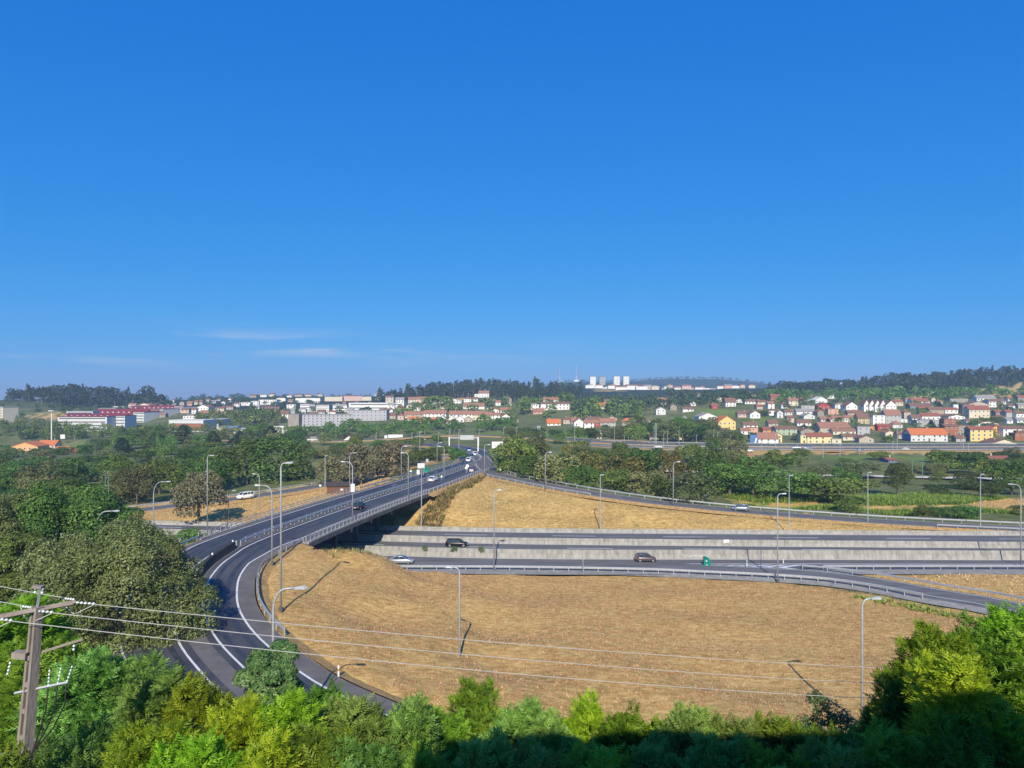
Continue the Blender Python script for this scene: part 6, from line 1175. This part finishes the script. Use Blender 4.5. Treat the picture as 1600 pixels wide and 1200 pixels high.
# ------------------------------------------------------------------ dry grass, tall weeds and crops
def tufts(name, label, material, polys, n, hr, seed, blades=3, w_=.05, mats=None, dens=None):
    g = np.random.default_rng(seed); P = []
    area = []
    for q in polys: xs, ys = zip(*q); area.append((max(xs) - min(xs)) * (max(ys) - min(ys)))
    for q, ar in zip(polys, area):
        k = int(n * ar / sum(area)); xs, ys = zip(*q); X = g.uniform(min(xs), max(xs), k); Y = g.uniform(min(ys), max(ys), k); m = inpoly(X, Y, q)
        d2 = np.full(k, 1e9)
        for i in range(0, k, 5000): d2[i:i + 5000] = np.min((X[i:i + 5000, None] - smp[None, ::2, 0]) ** 2 + (Y[i:i + 5000, None] - smp[None, ::2, 1]) ** 2 - (smp[None, ::2, 3] + 1.2) ** 2, 1)
        m &= d2 > 0; m &= ~((Y > ly_near(X) - 5.2) & (Y < ly_far(X) + .8)); m &= ~((X < -20) & (X > -46) & (Y > 116) & (Y < 172) & (X < -24.5 + (Y - 145) * .19)); P += list(zip(X[m], Y[m]))
    P = np.array(P); ri = np.interp(P[:, 1], rows, np.arange(len(rows))); ci = (P[:, 0] / (P[:, 1] + APEX) - us[0]) / (us[1] - us[0]); r0 = ri.astype(int); c0_ = ci.astype(int); fr, fc = ri - r0, ci - c0_
    Z = (gz[r0, c0_] * (1 - fc) + gz[r0, c0_ + 1] * fc) * (1 - fr) + (gz[r0 + 1, c0_] * (1 - fc) + gz[r0 + 1, c0_ + 1] * fc) * fr
    n_ = len(P); V = []; h = g.uniform(*hr, n_)
    for b in range(blades):
        a = g.uniform(0, 6.28, n_); ox = g.normal(size=n_) * .12; oy = g.normal(size=n_) * .12; tip = h * g.uniform(.6, 1, n_); ln = h * .7
        B = np.stack([P[:, 0] + ox, P[:, 1] + oy, Z - .02], 1); sd = np.stack([np.cos(a), np.sin(a), 0 * a], 1) * w_ * (h / np.mean(h))[:, None]; T = B + np.stack([-np.sin(a) * ln, np.cos(a) * ln, tip], 1)
        V += [B - sd, B + sd, T]
    V = np.stack(V, 1).reshape(-1, 3); t = np.repeat(np.clip(.5 + g.normal(size=n_) * .25, 0, 1), blades)
    o = link(name, np_mesh(name, V, np.arange(len(V)).reshape(-1, 3), material, face_attr={'tint': t})); tag(o, label, 'grass', kind='stuff')
M_straw = leafmat('straw', (.30, .19, .08), (.54, .37, .15), (.82, .62, .30), .12); M_weed = leafmat('weeds', (.05, .08, .02), (.2, .19, .06), (.5, .38, .16), .2); M_maize = leafmat('maize', (.09, .17, .02), (.19, .30, .045), (.33, .42, .09))
tufts('dry_grass', 'mown dry straw covering the field inside the loop', M_straw, [DRY[0]], 110000, (.08, .24), 21, 3, .035)
tufts('dry_grass', 'dry straw on the slope between overpass and right slip road', M_straw, [DRY[1]], 60000, (.12, .4), 22)
tufts('dry_grass', 'dry straw on field left of the overpass', M_straw, [DRY[2], DRY[3], DRY[4]], 40000, (.15, .4), 23)
tufts('tall_grass', 'tall yellow green weeds on embankment beside overpass end', M_weed, [[(-21.5, 158), (-20, 175), (-13, 205), (-8, 214), (-9, 200), (-14, 176), (-16, 158)]], 5200, (.5, 1.3), 24, 4, .09)
tufts('tall_grass', 'weeds at top of near embankment by the bridge', M_weed, [[(-30, 112), (-20, 126), (-16, 128), (-19, 118), (-27, 108)]], 900, (.3, .8), 25, 4, .045)
tufts('maize', 'green maize rows beyond the right slip road', M_maize, [CROP[0], CROP[1]], 16000, (.6, 1.5), 26, 4, .12)
tufts('roadside_weeds', 'green weeds along slip road guardrail at right', M_maize, [[(54, 110), (62, 102), (68, 96), (66, 95), (60, 100), (52, 108.5)]], 500, (.4, 1.1), 27, 5, .1)

# ------------------------------------------------------------------ utility pole and wires at the left
M_pconc = mat('pole concrete', (.20, .165, .14), (.33, .28, .24), 1.2, .9, bump=.3, stretch=(2, 2, .5)); M_ins = mat('glass insulator', (.72, .76, .78), None, 1, .15, spec=.8); M_wire = mat('aluminium wire', (.62, .60, .56), (.7, .68, .64), 1, .45, .3); M_cable = mat('black cable', (.02, .02, .022), None, 1, .6)
def turn(mb, a=R(-24)):
    c_, s_ = math.cos(a), math.sin(a); mb.v = [(p[0] * c_ - p[1] * s_, p[0] * s_ + p[1] * c_, p[2]) for p in mb.v]; return mb
def upole(base, top, label, detail=True):
    B, T = Vector(base), Vector(top); h = (T - B).length; root = empty('utility_pole', B); tag(root, label, 'utility pole', 'utility poles of the overhead line')
    d = (T - B); root.rotation_euler = Vector((0, 0, 1)).rotation_difference(d).to_euler()
    def fr(z): return .21 - .09 * z / h
    mb = MB()
    for s in (-1, 1):
        b_, t_ = fr(0) * .85, fr(h) * .85; dp = .22
        mb.add([(s * b_ - .07, -dp, 0), (s * b_ + .07, -dp, 0), (s * b_ + .07, dp, 0), (s * b_ - .07, dp, 0), (s * t_ - .05, -dp * .6, h), (s * t_ + .05, -dp * .6, h), (s * t_ + .05, dp * .6, h), (s * t_ - .05, dp * .6, h)], [(3, 2, 1, 0), (4, 5, 6, 7), (0, 1, 5, 4), (1, 2, 6, 5), (2, 3, 7, 6), (3, 0, 4, 7)])
    turn(mb).build('flange', M_pconc, root); mb = MB(); mb.add([(-.18, .05, 0), (.18, .05, 0), (.1, .04, h), (-.1, .04, h), (-.18, .12, 0), (.18, .12, 0), (.1, .1, h), (-.1, .1, h)], [(0, 1, 2, 3), (7, 6, 5, 4)]); turn(mb).build('web', M_pconc, root)
    z = .6
    while z < h - 1.2: mb = MB(); mb.box((0, -.02, z), (fr(z) * 1.7 - .1, .3, .16)); turn(mb).build('rung', M_pconc, root); z += .95
    return root, h
PT = Vector(W(58, 948, 25.5)); PB = Vector(W(28, 1300, 25.5)); up_, ph_ = upole(PB, PT, 'concrete utility pole with crossarms at lower left')
def arm(root, a, b, r, m, name='cross_arm', n=4): mb = MB(); mb.tube([a, b], r, n); return mb.build(name, m, root)
# crossarm runs towards the lower left of the picture
A0, A1 = Vector((-1.35, -.9, ph_ - .25)), Vector((.85, .9, ph_ + .05))
for dz in (0, -.16): arm(up_, A0 + Vector((.06, -.12 + dz, dz * .3)), A1 + Vector((.06, -.12 + dz, dz * .3)), .06, M_pconc)
arm(up_, (0, 0, ph_ - .1), (.06, 0, ph_ + .75), .05, M_galv, 'top_pin'); mb = MB(); mb.box((-.02, 0, ph_ + .72), (.34, .22, .08)); mb.build('top_cap', M_pconc, up_)
def insul(root, p, dv, n=4, r=.06, name='insulator'):
    mb = MB()
    for k in range(n): c = Vector(p) + Vector(dv) * (.06 + .13 * k); mb.tube([c - Vector(dv) * .05, c, c + Vector(dv) * .05], [r * .4, r, r * .4], 8)
    return mb.build(name, M_ins, root, smooth=True)
for px_, zz in ((-.12, ph_ + .45), (.14, ph_ + .45)): insul(up_, (px_, 0, zz), (0, 0, 1), 2, .05)
arm(up_, (-.05, 0, ph_ - 1.75), (1.25, .8, ph_ - 1.35), .06, M_pconc, 'lower_arm'); insul(up_, (1.05, .66, ph_ - 1.5), (0, 0, -1), 2, .05)
mb = MB(); mb.box((-.35, -.1, ph_ - 1.72), (.5, .34, .22)); mb.build('switch', M_pconc, up_); insul(up_, (-.72, -.1, ph_ - 2.0), (-.15, 0, -1), 4, .045)
arm(up_, (-.45, -.15, ph_ - 3.1), (1.15, .3, ph_ - 2.75), .05, M_galv, 'bracket')
for k in range(3):
    p0 = Vector((.55 + k * .28, .14 + k * .08, ph_ - 2.9 + k * .07)); insul(up_, p0, (.12 * k, 0, 1), 5, .035, 'cable_end')
    mb = MB(); mb.tube([p0, p0 + Vector((.0, 0, -.8)), p0 + Vector((-.15 - .1 * k, 0, -1.5 - .1 * k)), Vector((.32, -.05, ph_ - 5.2)), Vector((.3, -.05, ph_ - 7.5)), Vector((.3, -.05, 0))], .028, 5); mb.build('cable', M_cable, up_, smooth=True)
arm(up_, (-.75, -.2, ph_ - 5.3), (.3, .1, ph_ - 4.8), .03, M_galv, 'step_bar')
p2t = Vector(W(1565, 1070, 46)); p2b = Vector((p2t.x, p2t.y, Hq(p2t.x, p2t.y) - .5)); up2, ph2 = upole(p2b, p2t, 'second utility pole hidden behind right cypresses'); arm(up2, (0, -2.6, ph2 - .5), (0, 2.2, ph2 + .3), .07, M_pconc)
bpy.context.view_layer.update(); MW = up_.matrix_world; MW2 = up2.matrix_world
for k, (t, lb) in enumerate(((.98, 'upper overhead wire running right from the utility pole'), (.52, 'middle overhead wire running right from the utility pole'), (.1, 'lower overhead wire running right from the utility pole'))):
    a = MW @ (A0.lerp(A1, t) + Vector((.06, -.2, 0))); b = Vector(W(1565, 1050 + 24 * k, 48 - 2.2 * k)); dv = (b - a).normalized(); insul(up_, MW.inverted() @ (a + dv * .1), MW.inverted().to_3x3() @ dv, 5, .055)
    mb = MB(); c = a; sag = [.45, .5, .55][k]; mb.tube([a.lerp(b, i / 40) + Vector((0, 0, -4 * sag * (i / 40) * (1 - i / 40))) - c for i in range(41)], .014, 5); o = mb.build('overhead_wire', M_wire, None, loc=c); tag(o, lb, 'wire', 'overhead wires')
    a2 = MW @ (A0.lerp(A1, t) + Vector((-.06, .1, 0))); e2 = a2 + Vector((-30, 14, 1.5)); insul(up_, MW.inverted() @ a2, MW.inverted().to_3x3() @ Vector((-.9, .3, 0)), 4, .05)
    mb = MB(); mb.tube([a2.lerp(e2, i / 16) + Vector((0, 0, -2 * (i / 16) * (1 - i / 16))) - a2 for i in range(17)], .012, 5); o = mb.build('overhead_wire', M_wire, None, loc=a2); tag(o, lb.replace('right', 'left'), 'wire', 'overhead wires')
    mb = MB(); j0 = A0.lerp(A1, t); mb.tube([MW.inverted() @ (a + dv * .75), j0 + Vector((.3, -.2, -.35)), j0 + Vector((0, 0, -.5)), j0 + Vector((-.35, .1, -.3)), MW.inverted() @ (a2 + Vector((-.55, .18, 0)))], .015, 4); mb.build('jumper', M_wire, up_)

# ------------------------------------------------------------------ haze
hz = bpy.data.materials.new('haze'); hz.use_nodes = True; t = hz.node_tree; t.nodes.clear(); oo = N(t, 'ShaderNodeOutputMaterial'); pv = N(t, 'ShaderNodeVolumePrincipled')
pv.inputs['Color'].default_value = (.50, .72, 1.0, 1); pv.inputs['Density'].default_value = .0002; pv.inputs['Anisotropy'].default_value = 0.0
t.links.new(pv.outputs[0], oo.inputs['Volume'])
mb = MB(); mb.box((0, 22500, 35), (130000, 46000, 212)); h_ = mb.build('haze', hz); tag(h_, 'thin blue summer haze over the whole valley', 'haze', kind='stuff')
